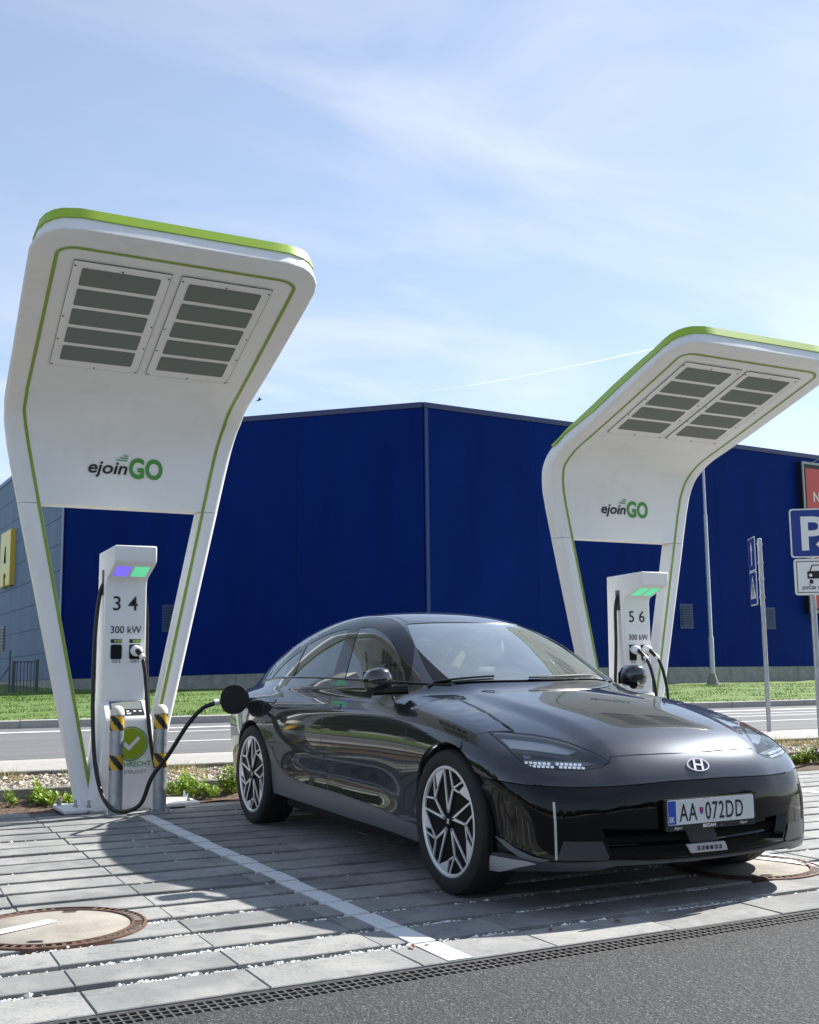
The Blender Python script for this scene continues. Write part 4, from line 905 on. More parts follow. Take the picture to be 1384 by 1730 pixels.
def resample(poly, h, closed=True):
    P = [np.array(p, float) for p in poly]; outp = []; n = len(P)
    for i in range(n if closed else n-1):
        a, b = P[i], P[(i+1) % n]; k = max(1, int(math.ceil(np.linalg.norm(b-a)/h)))
        for j in range(k): outp.append(a+(b-a)*j/k)
    if not closed: outp.append(P[-1])
    return outp
def inset(poly, d):
    P = np.array(poly); n = len(P); ar = .5*np.sum(P[:, 0]*np.roll(P[:, 1], -1)-np.roll(P[:, 0], -1)*P[:, 1]); s = 1 if ar > 0 else -1; e = np.roll(P, -1, 0)-P; e /= np.maximum(np.linalg.norm(e, axis=1, keepdims=True), 1e-9); nr_ = np.stack([-e[:, 1], e[:, 0]], 1)*s; m_ = nr_+np.roll(nr_, 1, 0); l = np.linalg.norm(m_, axis=1, keepdims=True); m_ = m_/np.maximum(l, .4); return [p for p in P+m_*d]
def panel(name, poly, mode, mat, parent, gap=.0022, h=.03, off=0.0, holes=(), flange=.014, mirror=False, grid=True):
    ksc = np.array([1.0, 1.0]); 
    if mode in ('radial', 'rear'): ksc = np.array([1.15, 1.0])
    poly2 = [np.array(p)*ksc for p in poly]; bd = inset(resample(poly2, h*.8), gap) if gap else resample(poly2, h*.8)
    loops = [bd]+[inset(resample([np.array(p)*ksc for p in q], h*.8), -gap) if gap else resample([np.array(p)*ksc for p in q], h*.8) for q in holes]
    vs = []; ed = []
    for l in loops: b = len(vs); vs += [tuple(p) for p in l]; ed += [(b+i, b+(i+1) % len(l)) for i in range(len(l))]
    nb = len(vs); A_ = np.array(bd); 
    if grid:
        gx = np.arange(A_[:, 0].min()+h*.4, A_[:, 0].max(), h); gy = np.arange(A_[:, 1].min()+h*.4, A_[:, 1].max(), h); G = np.stack(np.meshgrid(gx, gy), -1).reshape(-1, 2); k = inpoly(G, bd)
        for l in loops[1:]: k &= ~inpoly(G, l)
        G = G[k]; Bv = np.array(vs)
        if len(G): dm = np.min(((G[:, None, :]-Bv[None, :, :])**2).sum(-1), 1); G = G[dm > (h*.42)**2]
        vs += [tuple(p) for p in G]
    r = delaunay_2d_cdt([Vector(p) for p in vs], ed, [], 0, 1e-7); V2 = np.array([tuple(p) for p in r[0]]); T = np.array([tuple(f) for f in r[2] if len(f) == 3]); cen = V2[T].mean(1); k = inpoly(cen, bd)
    for l in loops[1:]: k &= ~inpoly(cen, l)
    T = T[k]; P, ok = to3(V2/ksc, mode); 
    if not ok.all():
        T = T[ok[T].all(1)]; print('panel', name, mode, 'misses', (~ok).sum())
    Nn = grad(P); P = P+Nn*off
    a, b, c = P[T[:, 0]], P[T[:, 1]], P[T[:, 2]]; fl_ = (np.cross(b-a, c-a)*Nn[T[:, 0]]).sum(1) < 0; T[fl_] = T[fl_][:, ::-1]
    verts = [tuple(p) for p in P]; norms = [tuple(p) for p in Nn]; faces = [tuple(int(i) for i in f) for f in T]
    if flange:
        cnt = {}
        for f in faces:
            for i in range(3): e = (f[i], f[(i+1) % 3]); cnt[e] = 1
        mp = {}
        for (i, j) in list(cnt):
            if (j, i) in cnt: continue
            for q in (i, j):
                if q not in mp: mp[q] = (len(verts), len(verts)+1); verts += [verts[q], tuple(P[q]-Nn[q]*flange)]; norms += [norms[q], norms[q]]
            faces.append((mp[j][0], mp[i][0], mp[i][1], mp[j][1]))
    def make(sgn):
        vv = [(sgn*p[0], p[1], p[2]) for p in verts] if sgn < 0 else verts; nn_ = [(sgn*p[0], p[1], p[2]) for p in norms] if sgn < 0 else norms; ff = [tuple(reversed(f)) for f in faces] if sgn < 0 else faces
        me = bpy.data.meshes.new(name); me.from_pydata(vv, [], ff); me.polygons.foreach_set('use_smooth', [True]*len(ff)); me.materials.append(M[mat]); me.normals_split_custom_set_from_vertices(nn_); me.update()
        o = bpy.data.objects.new(name, me); COL.objects.link(o); o.parent = parent; return o
    o = make(1)
    if mirror: return o, make(-1)
    return o
def arc(c, r, a0, a1, n=20): return [(c[0]+r*math.cos(math.radians(a0+(a1-a0)*k/n)), c[1]+r*math.sin(math.radians(a0+(a1-a0)*k/n))) for k in range(n+1)]
def L2(curve): return [tuple(p) for p in curve]

car = thing('car', 'glossy black electric sedan parked nose out while plugged in to charger', 'car', (CAR_X, CAR_Y, 0))
# ---- shared lines on the body (a, z) seen from the side
sill_top = L2(crv([(.37,.285),(.60,.302),(.95,.327),(1.48,.350),(2.02,.362),(2.28,.388),(2.42,.440),(2.50,.510)], 6))
belt = L2(crv([(.50,.978),(.60,1.000),(.85,1.017),(1.23,1.031),(1.63,1.039),(2.05,1.043),(2.49,1.043),(2.80,1.036),(3.1,1.02),(3.35,1.0)], 6))
door_f = L2(crv([(.505,.978),(.462,.90),(.458,.78),(.458,.62),(.440,.47),(.372,.287)], 6))
door_b = [(1.636,1.039),(1.640,.95),(1.648,.80),(1.656,.55),(1.660,.354)]
door_r = L2(crv([(2.735,1.038),(2.738,.93),(2.735,.81),(2.66,.69),(2.56,.575),(2.50,.510)], 6))
archF = arc((0,.365), .372, 180, 0, 30); archR = arc((2.95,.365), .372, 180, 0, 30)
def cut(curve, a0, a1): return [p for p in curve if a0-1e-6 <= p[0] <= a1+1e-6]
def ycut(curve, x): 
    for p, q in zip(curve[:-1], curve[1:]):
        if (p[0]-x)*(q[0]-x) <= 0 and p[0] != q[0]: return p[1]+(q[1]-p[1])*(x-p[0])/(q[0]-p[0])
    return curve[-1][1]
# ---- picture-traced lines (px)
shut_px = [(737,1163),(760,1173),(782,1183.5),(805,1194),(828,1206),(848,1220),(868,1234.5)]
shut = pix(shut_px)
lampTop = pix([(825,1236.5),(845,1236),(868,1238),(900,1241),(934,1247),(960,1254),(985,1263.5),(1005,1272),(1018,1279),(1030,1288)])
lampBot = pix([(1030,1288),(1015,1297),(985,1301.5),(945,1300.5),(904,1296),(882,1287),(866,1273),(853,1260),(838,1247),(825,1236.5)])
nose = pix([(1031,1279),(1044,1277.5),(1058,1276.5),(1098,1274.5),(1138,1273),(1165,1271.8)])
nose = np.array([p for p in nose if p[0] < -.03])
dark = pix([(822,1315),(835,1318),(855,1321),(890,1325),(934,1327.5),(985,1328.5),(1036,1327),(1090,1323),(1138,1318.5),(1172,1316)]); dark = np.array([p for p in dark if p[0] < -.03])
fb = pix([(784,1250),(800,1243.5),(812,1239.5),(825,1236.5)])           # fender / bumper joint, arch to lamp
# ---- side panels, both sides
lampO = lampTop[0]
ft = [tuple(p) for p in to2(shut, 'side')]
fbs = [tuple(p) for p in to2(fb, 'side')]
archF_up = [p for p in archF if p[0] >= fbs[0][0]]     # from behind the axle up over to the joint
fender = [(.372,.287)]+list(reversed(door_f))[1:]+[(ft[0][0]+.06, ft[0][1]+.006)]+ft+[tuple(to2(lampTop[:1], 'side')[0])]+list(reversed(fbs))+sorted([p for p in archF_up], key=lambda p: p[0])+[(.372,.330)]
def dedupe(P, e=2e-3):
    o_ = []
    for p in P:
        if not o_ or math.hypot(p[0]-o_[-1][0], p[1]-o_[-1][1]) > e: o_.append(p)
    if math.hypot(o_[0][0]-o_[-1][0], o_[0][1]-o_[-1][1]) < e: o_.pop()
    return o_
panel('fender', dedupe(fender), 'side', 'car_paint', car, mirror=True, h=.022)
fd = list(reversed(door_f))+[(p[0], p[1]) for p in cut(belt, .51, 1.63)]+door_b+list(reversed(cut(sill_top, .38, 1.655)))
panel('front_door', dedupe(fd), 'side', 'car_paint', car, mirror=True, h=.026)
rd = list(reversed([(p[0]+.004, p[1]) for p in door_b]))+[p for p in cut(belt, 1.645, 2.73)]+door_r+list(reversed(cut(sill_top, 1.668, 2.495)))
panel('rear_door', dedupe(rd), 'side', 'car_paint', car, mirror=True, h=.026)
sillb = [(2.57,.245),(2.2,.238),(1.5,.222),(.8,.210),(.40,.196)]
archR_f = [p for p in archR if p[0] < 2.70 and p[1] > .40 and p[1] < .53]
sill = [(.378,.21)]+[(.378,.283)]+cut(sill_top, .385, 2.6)+[(2.505,.515),(2.535,.58),(2.578,.50),(2.58,.36),(2.575,.25)]+sillb[1:]
panel('sill_trim', dedupe(sill), 'side', 'trim_grey', car, mirror=True, h=.03, off=.004)
qp = list(reversed(door_r))+[(2.745,1.038)]+cut(belt, 2.76, 3.33)+[(3.40,.985),(3.46,.90),(3.50,.75),(3.52,.60),(3.50,.45),(3.42,.33),(3.33,.33)]+list(reversed([p for p in archR if p[1] > .34]))+[(2.585,.40),(2.58,.50),(2.535,.59)]
qp = list(reversed(door_r))+cut(belt, 2.75, 3.33)+[(3.40,.985),(3.46,.90),(3.50,.75),(3.52,.60),(3.50,.45),(3.40,.33)]+list(reversed([p for p in archR if p[1] > .40]))+[(2.578,.50),(2.535,.59)]
panel('rear_fender', dedupe(qp), 'side', 'car_paint', car, mirror=True, h=.026)
# arch lips and wheel wells
for ca in (0, 2.95):
    for s in (-1, 1):
        mb = MB(); n = 26; v = []
        for k in range(n+1):
            a = math.radians(-18+216*k/n)
            for r, xx in ((.372, .915), (.366, .90), (.385, .60), (.30, .58)): v.append((s*xx, ca+r*math.cos(a), .365+r*math.sin(a)))
        mb.add(v, [(4*k+j, 4*k+j+1, 4*k+j+5, 4*k+j+4) for k in range(n) for j in range(3)]); mb.build('wheel_well', 'underbody', car, fix=False)
# ---- greenhouse: frame with glass
def rpx(pts, n=5): return [tuple(p) for p in to2(pix([tuple(q) for q in crv(pts, n)]), 'side')]
g_front = rpx([(582.5,1148),(590,1118),(598,1088),(606,1062)], 3)+rpx([(606,1062),(617,1059.5),(630,1060.5),(650,1071),(664,1088),(676,1113),(682,1135),(685,1154)], 3)[1:]
g_rear = rpx([(561,1146),(570,1117),(580,1087),(589.5,1062.5)], 3)+rpx([(589.5,1062.5),(572,1066),(554,1071.5),(535,1081),(518,1091)], 3)[1:]+rpx([(518,1091),(506,1117),(496,1144.5)], 3)[1:]
g_quart = rpx([(490,1146),(499,1121),(511,1097.5)], 3)+rpx([(511,1097.5),(489,1114),(470,1133),(457,1149)], 3)[1:]
roof_rail = rpx([(700,1088),(686,1064),(672,1051),(655,1044.5),(630,1043),(605,1046.5),(580,1054),(556,1064.5),(530,1078),(500,1098),(476,1120),(452,1146)], 4)
rail_up = [(p[0], p[1]) for p in roof_rail]
frame_poly = [(p[0], p[1]+.002) for p in cut(belt, .60, 3.34)]
frame_poly = frame_poly+list(reversed([p for p in rail_up if p[0] < 3.30]))
panel('window_frame', dedupe([p for p in frame_poly]), 'side', 'gloss_black', car, mirror=True, h=.022, gap=.001, off=-.001, holes=[dedupe(g_front), dedupe(g_rear), dedupe(g_quart)], flange=.02)
panel('front_side_window', dedupe(g_front), 'side', 'side_glass', car, mirror=True, h=.03, gap=0, off=-.004, flange=0)
panel('rear_side_window', dedupe(g_rear), 'side', 'tinted_glass', car, mirror=True, h=.03, gap=0, off=-.004, flange=0)
panel('quarter_window', dedupe(g_quart), 'side', 'tinted_glass', car, mirror=True, h=.03, gap=0, off=-.004, flange=0)
# belt moulding
def ribbon_on(name, pts2, mode, mat, w, off=.006, mirror=True, parent=None):
    P, ok = to3(np.array(resample(pts2, .03, False)), mode); G = grad(P); tt = np.gradient(P, axis=0); tt /= np.linalg.norm(tt, axis=1, keepdims=True); sv = np.cross(tt, G)*w/2; obs_ = []
    for s in ((1, -1) if mirror else (1,)):
        v = []
        for p, g_, q in zip(P, G, sv): v += [p+q*1.1-g_*.004, p+q*.7+g_*off, p-q*.7+g_*off, p-q*1.1-g_*.004]
        v = [(s*p[0], p[1], p[2]) for p in v]; mb = MB(); mb.add(v, [(4*i+j, 4*i+j+1, 4*i+j+5, 4*i+j+4) for i in range(len(P)-1) for j in range(3)]); obs_.append(mb.build(name, mat, parent or car, smooth=True, ang=0))
    return obs_
ribbon_on('belt_moulding', [(p[0], p[1]+.003) for p in cut(belt, .62, 3.3)], 'side', 'gloss_black', .016)
# ---- roof, A pillars, windscreen (top projection)
ws_side = pix([(736,1156),(728,1143),(718,1127),(709,1107),(700,1086.5),(693,1068),(688,1054.5)]); wsS = [tuple(p) for p in to2(ws_side, 'top')]
print('ws', np.round(ws_side, 2).tolist())
xT, aT = wsS[-1]; xB, aB = wsS[0]
topL = [(xT*(1-k/10), aT-.10*(1-(1-k/10)**2)) for k in range(11)]; botL = [(xB*(1-k/10), aB-.20*(1-(1-k/10)**2)) for k in range(11)]
half = list(reversed(botL))+wsS[1:]+topL[1:]           # centre bottom -> corner -> top corner -> centre top
def sym(half_): return half_+[(-p[0], p[1]) for p in reversed(half_) if abs(p[0]) > 1e-6]
panel('windscreen', dedupe(sym(half)), 'top', 'windscreen_glass', car, h=.035, gap=0, off=-.004, flange=0)
# black ceramic border of the windscreen: ring just inside the glass
ci_ = np.array([0, (aB+aT)/2-.05]); inner = []
hp = np.array(half); 
def shrink(p):
    x_, a_ = p; fx = 1-.075; return (x_*fx if abs(x_) > .02 else x_, a_)
inn = list(reversed([(q[0]*.90, q[1]+.085) for q in botL]))+[(q[0]*.905, q[1]+(.05 if i < 3 else -.0)) for i, q in enumerate(wsS[1:-1])]+[(q[0]*.90, q[1]-.045) for q in topL]
panel('windscreen_border', dedupe(sym(half)), 'top', 'gloss_black', car, h=.035, gap=.001, off=-.007, holes=[dedupe(sym(inn))], flange=0)
# A pillar + cant rail strip between windscreen and side frame (paint), and roof
rail3, _ = to3(np.array(rail_up), 'side'); rl = [tuple(p) for p in to2(rail3, 'top')]
rl_fw = [p for p in rl]                                   # starts low on the A pillar
foot = [tuple(p) for p in to2(pix([(737,1163),(718,1164.5),(700,1166),(690,1160),(696,1130),(700,1100)]), 'top')]
pillar = [wsS[0]]+foot+rl_fw[1:-2]
roof_edge = [p for p in rl if p[1] > aT-.05]
tail_a = 3.05
rp = rl[:-1]
pil = dedupe([(wsS[0][0]-.004, wsS[0][1]-.01)]+foot+rp+[(rp[-1][0]+.055, rp[-1][1]-.02)]+[(p[0]+.045, p[1]-.0) for p in reversed(rp) if p[1] > aT+.03]+[(xT, aT)]+list(reversed(wsS[1:-1])))
panel('side_rail', pil, 'top', 'car_paint', car, mirror=True, h=.022, gap=.0015)
re_ = [(p[0]+.050, p[1]) for p in rp if p[1] > aT+.03 and p[1] < 2.9]
roofh = list(reversed([(q[0], q[1]+.006) for q in topL]))+re_
roofh = [(x_, a_) for x_, a_ in roofh]+[(re_[-1][0]*.5, 2.98), (0, 3.0)]
panel('roof', dedupe(sym(roofh)), 'top', 'car_paint', car, h=.035)
rg = [(re_[-1][0]*0, 3.012), (re_[-1][0]*.5, 2.992), (re_[-1][0], 2.92), (-.43, 3.30), (-.40, 3.62), (0, 3.70)]
panel('rear_window', dedupe(sym(rg)), 'top', 'tinted_glass', car, h=.05, off=-.003)
tl_ = [(0, 3.712), (-.405, 3.63), (-.44, 3.32), (-.62, 3.34), (-.60, 3.72), (-.35, 3.90), (0, 3.94)]
panel('boot_lid', dedupe(sym(tl_)), 'top', 'car_paint', car, h=.05)
rpil = [(p[0]+.057, p[1]) for p in rp if p[1] > 2.86]+[rl[-1], (-.80, 3.46), (-.70, 3.76), (-.625, 3.73), (-.635, 3.345), (-.452, 3.318), (re_[-1][0]-.004, 2.915)]
panel('rear_pillar', dedupe(rpil), 'top', 'car_paint', car, mirror=True, h=.03, gap=0)
# ---- bonnet
sh2 = [tuple(p) for p in to2(shut, 'top')]; lt2 = [tuple(p) for p in to2(lampTop[2:], 'top')]; no2 = [tuple(p) for p in to2(nose, 'top')]
cowl = [(q[0]*.995, q[1]-.035) for q in botL]
bon = [(0, cowl[-1][1])]+list(reversed(cowl))[1:]+sh2+lt2+no2+[(0, no2[-1][1]-.004)]
panel('bonnet', dedupe(sym(bon)), 'top', 'car_paint', car, h=.022)
mb = MB()
# cowl tray and wipers
cw = [(q[0], q[1]-.012) for q in botL]
cp_ = sym(list(reversed([(q[0]*.985, q[1]+.03) for q in botL]))+[(q[0]*.99, q[1]-.055) for q in botL])
panel('cowl', dedupe(list(reversed([(q[0]*.985, q[1]+.02) for q in botL]))+[(q[0]*.985, q[1]-.06) for q in botL]), 'top', 'black_plastic', car, h=.04, gap=0, off=-.014, mirror=True, flange=0)
for xa, xb in ((-.66, -.30), (-.10, .42)):
    pts = []
    for k in range(9): x_ = xa+(xb-xa)*k/8; a_ = np.interp(abs(x_), [abs(q[0]) for q in reversed(botL)], [q[1] for q in reversed(botL)]) + .012 + .02*k/8; pts.append((x_, a_))
    P, _ = to3(np.array(pts), 'top'); mb = MB(); mb.tube([tuple(p+np.array([0, -.002, .005])) for p in P], [.007]*5+[.006]*4, 6); mb.build('wiper', 'black_plastic', car)
# ---- front bumper (radial projection)
rad = lambda P: [tuple(p) for p in to2(P, 'radial')]
fb_r = rad(fb); lb_r = rad(lampBot); no_r = rad(nose); dk_r = rad(dark); lt_r = rad(lampTop)
arF3, _ = to3(np.array([p for p in archF if p[0] <= fbs[0][0]+.001 and p[1] > .12]), 'side'); arF_r = rad(arF3)         # front lower part of the arch, from joint downwards
arF_r = sorted(arF_r, key=lambda p: -p[1])
dk_z = dk_r[0][1]
upper = list(reversed(fb_r))[0:1]
lampin = list(reversed(lb_r))       # outer tip -> ... -> inner tip
zc = no_r[-1][1]
uph = [(0, dk_r[-1][1]-.001)]+list(reversed(dk_r))+[p for p in reversed(arF_r) if p[1] > dk_r[0][1]+.002]+fb_r+lampin[1:]+no_r+[(0, no_r[-1][1]+.002)]
panel('front_bumper', dedupe(uph+[(-p[0], p[1]) for p in reversed(uph) if abs(p[0]) > 1e-4]), 'radial', 'car_paint', car, h=.02)
# glossy black lower face with intake opening
intk = pix([(1018,1401),(1060,1401.5),(1100,1401),(1138,1400),(1160,1399)]); ik = [p for p in rad(intk) if p[0] > .02]
intb = pix([(1018,1401),(1026,1420),(1036,1446),(1080,1449.5),(1138,1448),(1165,1446)]); ib = [p for p in rad(intb) if p[0] > .02]
zlow = .205
lip = pix([(833,1440),(850,1441),(880,1448),(910,1455),(950,1457),(1000,1456),(1030,1453),(1060,1453),(1100,1453),(1138,1451),(1165,1449)]); lp_r = [p for p in rad(lip) if p[0] > .02]
dkl = [(0, dk_r[-1][1]-.006)]+[(p[0], p[1]-.004) for p in reversed(dk_r)]+[p for p in arF_r if lp_r[0][1] < p[1] < dk_r[0][1]-.008]+lp_r+[(0, lp_r[-1][1])]
hole_h = [(0, ik[-1][1])]+list(reversed(ik))+ib[1:]+[(0, ib[-1][1])]
hole_full = dedupe(hole_h+[(-p[0], p[1]) for p in reversed(hole_h) if abs(p[0]) > 1e-4])
panel('front_fascia', dedupe(dkl+[(-p[0], p[1]) for p in reversed(dkl) if abs(p[0]) > 1e-4]), 'radial', 'gloss_black', car, h=.02, gap=.001, off=-.002, holes=[hole_full], flange=.05)
# lip / splitter
lpb = pix([(838,1468),(860,1469.5),(909,1470),(960,1470.5),(1008,1469.5),(1024,1465.5),(1040,1462),(1100,1458),(1138,1455),(1165,1453)]); lb2 = [p for p in rad(lpb) if p[0] > .02]
lipP = [(0, lp_r[-1][1]-.001)]+list(reversed(lp_r))+lb2+[(0, lb2[-1][1])]
panel('front_splitter', dedupe(lipP+[(-p[0], p[1]) for p in reversed(lipP) if abs(p[0]) > 1e-4]), 'radial', 'trim_dark', car, h=.02, gap=.0005, off=.010, flange=.05)
def rpatch(name, px, mat, off, mirror=True, gap=0, flange=.01, h=.02):
    r = rad(pix(px)); return panel(name, dedupe(r), 'radial', mat, car, h=h, gap=gap, off=off, flange=flange, mirror=mirror)
rpatch('corner_blade', [(832.5,1444),(860,1449),(890,1453.5),(907,1458),(880,1462.5),(849,1470),(831,1467)], 'trim_light', .016)
rpatch('air_curtain_fin', [(841,1415),(850,1418),(870,1433),(900,1447.5),(930,1453.5),(905,1457),(885,1451),(862,1436),(838,1413)], 'trim_grey', .006)
rpatch('intake_cheek', [(952,1422),(1018,1422),(1030,1449),(1024,1454),(944,1452),(944,1446)], 'trim_dark', .004)
rpatch('running_light', [(933.8,1356),(937.8,1355.5),(940.5,1390),(942.5,1452),(938.5,1452.5),(936.5,1395)], 'trim_light', .007)
# intake interior
mb = MB(); mb.box(-.62, .62, -.70, -.45, .19, .40); mb.build('intake_void', 'void_dark', car)
for z, r in ((.335, .012), (.285, .010)):
    mb = MB(); mb.tube([(x_, -.765+.20*(abs(x_)/.9)**2.6*1.2, z+.02*abs(x_)) for x_ in np.linspace(-.52, .52, 15)], r, 6); mb.build('grille_bar', 'gloss_black', car)
rpatch('sensor_cover', [(1163,1401),(1210,1398),(1226,1437),(1178,1440)], 'trim_dark', -.02, False)
sv = rpatch('sensor_badge', [(1160,1427),(1224,1421),(1229,1435),(1168,1441)], 'lamp_silver', .004, False)
for k in range(6):
    u0 = 1177+7.3*k; v0 = 1429.5-.6*k
    px = [(u0, v0), (u0+4.6, v0-.4), (u0+5, v0+6), (u0+.4, v0+6.4)] if k in (2, 3) else None
    if px: rpatch('badge_mark', px, 'print_black', .006, False, flange=0)
    else:
        for (a, b, c2, d2) in ((0, 0, 4.6, 1.8), (3, 0, 4.9, 6), (0, 4.4, 4.9, 6.2)): rpatch('badge_mark', [(u0+a, v0+b), (u0+c2, v0+b-.3), (u0+c2, v0+d2), (u0+a, v0+d2)], 'print_black', .006, False, flange=0)
# ---- headlights
lamp_poly = dedupe(lt_r+lb_r[1:])
for s_mat, nm, off_, fl_ in (('lens_glass', 'headlight', .0, .0),):
    hl = panel(nm, lamp_poly, 'radial', s_mat, car, h=.018, gap=.0025, off=-.001, flange=0, mirror=True)
def lamp_part(name, px, mat, off):
    r = rad(pix(px)); return panel(name, dedupe(r), 'radial', mat, car, h=.015, gap=0, off=off, flange=.006, mirror=True)
for pr in (panel('lamp_bowl', lamp_poly, 'radial', 'lamp_dark', car, h=.02, gap=0, off=-.045, flange=0, mirror=True), panel('lamp_rim', lamp_poly, 'radial', 'black_plastic', car, h=.02, gap=0, off=-.005, flange=.03, mirror=True, holes=[[tuple(p) for p in inset([np.array(q) for q in resample(lamp_poly, .015)], .010)]]),
           lamp_part('lamp_brow', [(836,1243),(868,1244),(930,1252),(975,1264),(960,1270),(900,1262),(858,1258),(848,1253)], 'lamp_silver', -.016),
           lamp_part('lamp_shelf', [(872,1279),(920,1281),(985,1284),(1012,1286),(985,1291),(930,1288),(884,1286)], 'trim_grey', -.014)):
    for o_, h_ in zip(pr, hl): o_.parent = h_
for row, (u0, v0) in enumerate(((886, 1285.3), (892, 1291.3))):
    for k in range(12):
        u = u0+7.6*k+(7 if k > 5 else 0); v = v0+.33*k; pr = lamp_part('led_pixel', [(u, v), (u+5.6, v+.2), (u+6.2, v+4.0), (u+.8, v+3.8)], 'lamp_led', -.004)
        for o_, h_ in zip(pr, hl): o_.parent = h_
for (u, v) in ((890, 1266), (945, 1270)):
    pr = lamp_part('projector', [(u-9+0, v), (u-5, v-5), (u+5, v-5), (u+9, v), (u+5, v+5), (u-5, v+5)], 'lamp_silver', -.030)
    for o_, h_ in zip(pr, hl): o_.parent = h_
# ---- emblem
em = pix([(1181, 1293)])[0]; em[0] = 0; eP, _ = to3(np.array([[0., em[2]]]), 'radial'); eN = grad(eP)[0]; eC = eP[0]
eu = np.array([1., 0, 0]); ev = np.cross(eu, eN); ev = ev if ev[2] > 0 else -ev
def emb(u, v, w): p = eC+eu*u+ev*v+eN*(w+.002-.28*u*u); return tuple(p)
mb = MB(); n = 36; ra, rb = .067, .0365; vv = []
for k in range(n):
    a = 2*math.pi*k/n
    for q, w in ((1, 0), (.97, .006), (.90, .006), (.87, 0)): vv.append(emb(ra*q*math.cos(a), rb*(q-(1-q)*.5)*math.sin(a), w))
mb.add(vv, [(4*k+j, 4*k+j+1, 4*((k+1)%n)+j+1, 4*((k+1)%n)+j) for k in range(n) for j in range(3)]); eo = mb.build('emblem', 'emblem_silver', car, smooth=True, ang=40)
mb = MB()
for P in ([(-.036,-.0225),(-.025,-.0275),(-.008,.029),(-.019,.0275)], [(.036,.0225),(.025,.0275),(.008,-.029),(.019,-.0275)], [(-.020,-.001),(-.012,.007),(.020,.001),(.012,-.007)]): mb.prism(P, .006, emb)
mb.build('emblem_letter', 'emblem_silver', eo)
# ---- number plate (520 x 110 mm) in a dark holder
plz = .382+.0555; pa = -.856
pl = MB(); pl.prism(rrect(.545, .142, .012), .014, lambda u, v, w: (u, pa+.012-w, plz-.012+v)); po = pl.build('number_plate', 'black_plastic', car)
mb = MB(); mb.prism(rrect(.52, .111, .008), .002, lambda u, v, w: (u, pa-.003-w, plz+v)); mb.build('plate_field', 'plate_white', po)
mb = MB(); mb.prism([(-.258,-.052),(-.213,-.052),(-.213,.052),(-.258,.052)], .001, lambda u, v, w: (u, pa-.0055-w, plz+v)); mb.build('plate_band', 'plate_blue', po)
pt = lambda x0, z0, k=-.0068: (lambda u, v, w: (x0+u, pa+k, plz+z0+v))
text('lettering', 'SK', 'print_white', pt(-.254, -.042), po, size=.034, bold=.0006, sx=.8)
text('lettering', 'AA', 'print_black', pt(-.192, -.040), po, size=.112, bold=.0008, sx=.66, spacing=1.12)
text('lettering', '072DD', 'print_black', pt(-.040, -.040), po, size=.112, bold=.0008, sx=.64, spacing=1.13)
mb = MB(); mb.prism([(-.007,-.007),(.007,-.007),(.007,.007),(-.007,.007)], .001, lambda u, v, w: (-.008+u*.6, pa-.0075-w, plz+.001+v*.6)); mb.build('zero_dot', 'print_black', po)
mb = MB(); mb.prism([(-.011,.014),(.011,.014),(.011,-.004),(0,-.020),(-.011,-.004)], .001, lambda u, v, w: (-.062+u, pa-.0062-w, plz+.002+v)); sh_ = mb.build('crest', 'plate_blue', po)
mb = MB(); mb.prism([(-.008,.011),(.008,.011),(.008,-.003),(0,-.012),(-.008,-.003)], .001, lambda u, v, w: (-.062+u, pa-.0075-w, plz+.004+v)); mb.build('crest_field', 'crest_red', sh_)
text('lettering', 'BEGAM', 'print_white', pt(-.055, -.0755, -.0035), po, size=.021, bold=.0008, sx=1.15); text('lettering', 'sk', 'print_grey', pt(.050, -.0755, -.0035), po, size=.014)
text('lettering', 'Begam', 'print_white', pt(-.225, -.075, -.0035), po, size=.017, shear=.4); text('lettering', 'Begam', 'print_white', pt(.17, -.074, -.0035), po, size=.017, shear=.4)
mb = MB()
for _ in range(70): x_, z_ = RNG.uniform(-.20, .25), RNG.uniform(-.05, .05); r_ = RNG.uniform(.0008, .0022); mb.prism([(x_-r_, z_-r_), (x_+r_, z_-r_*.6), (x_, z_+r_)], .0004, lambda u, v, w: (u, pa-.0068-w, plz+v))
stuff(mb.build('dead_insects', 'trim_dark', po, fix=False))
# ---- dark core behind the panels, floor, rear bumper
core = [(.38,.22)]+cut(belt, .55, 3.3)[0:0]+[(.44,.95)]+[(p[0], p[1]-.01) for p in cut(belt, .56, 3.33)]+[(3.45,.6),(3.40,.33)]+list(reversed([p for p in archR if p[1] > .36]))+[(2.57,.24)]
panel('body_core', dedupe(core), 'side', 'underbody', car, h=.06, gap=0, off=-.016, mirror=True, flange=0)
core2 = [(.36,.34)]+[(.44,.95)]+[(ft[0][0], ft[0][1]-.01)]+[(p[0]+.01, p[1]-.012) for p in ft[1:]]+[(-.30,.79),(-.36,.60),(-.37,.42)]+[p for p in archF if p[1] > .43]
panel('body_core', dedupe([(.375,.30)]+[(.44,.95)]+[(p[0]+.01, p[1]-.012) for p in ft]+[(-.40,.75),(-.42,.45)]+[p for p in archF if p[1] > .37]), 'side', 'underbody', car, h=.05, gap=0, off=-.016, mirror=True, flange=0)
bc = [(q[0]*.97, q[1]) for q in bon[1:-1]]
panel('body_core', dedupe(sym([(0, .42)]+[(-.70, .50), (-.80, .25), (-.85, -.10), (-.80, -.42), (-.60, -.62), (-.3, -.72), (0, -.74)])), 'top', 'underbody', car, h=.05, gap=0, off=-.020, flange=0)
panel('body_core', [(-1.05, .44), (1.05, .44), (1.05, .68), (-1.05, .68)], 'radial', 'underbody', car, h=.05, gap=0, off=-.07, flange=0)
rbp = [(1.02, .30), (1.02, .985), (.8, .99), (.4, .96), (0, .95)]
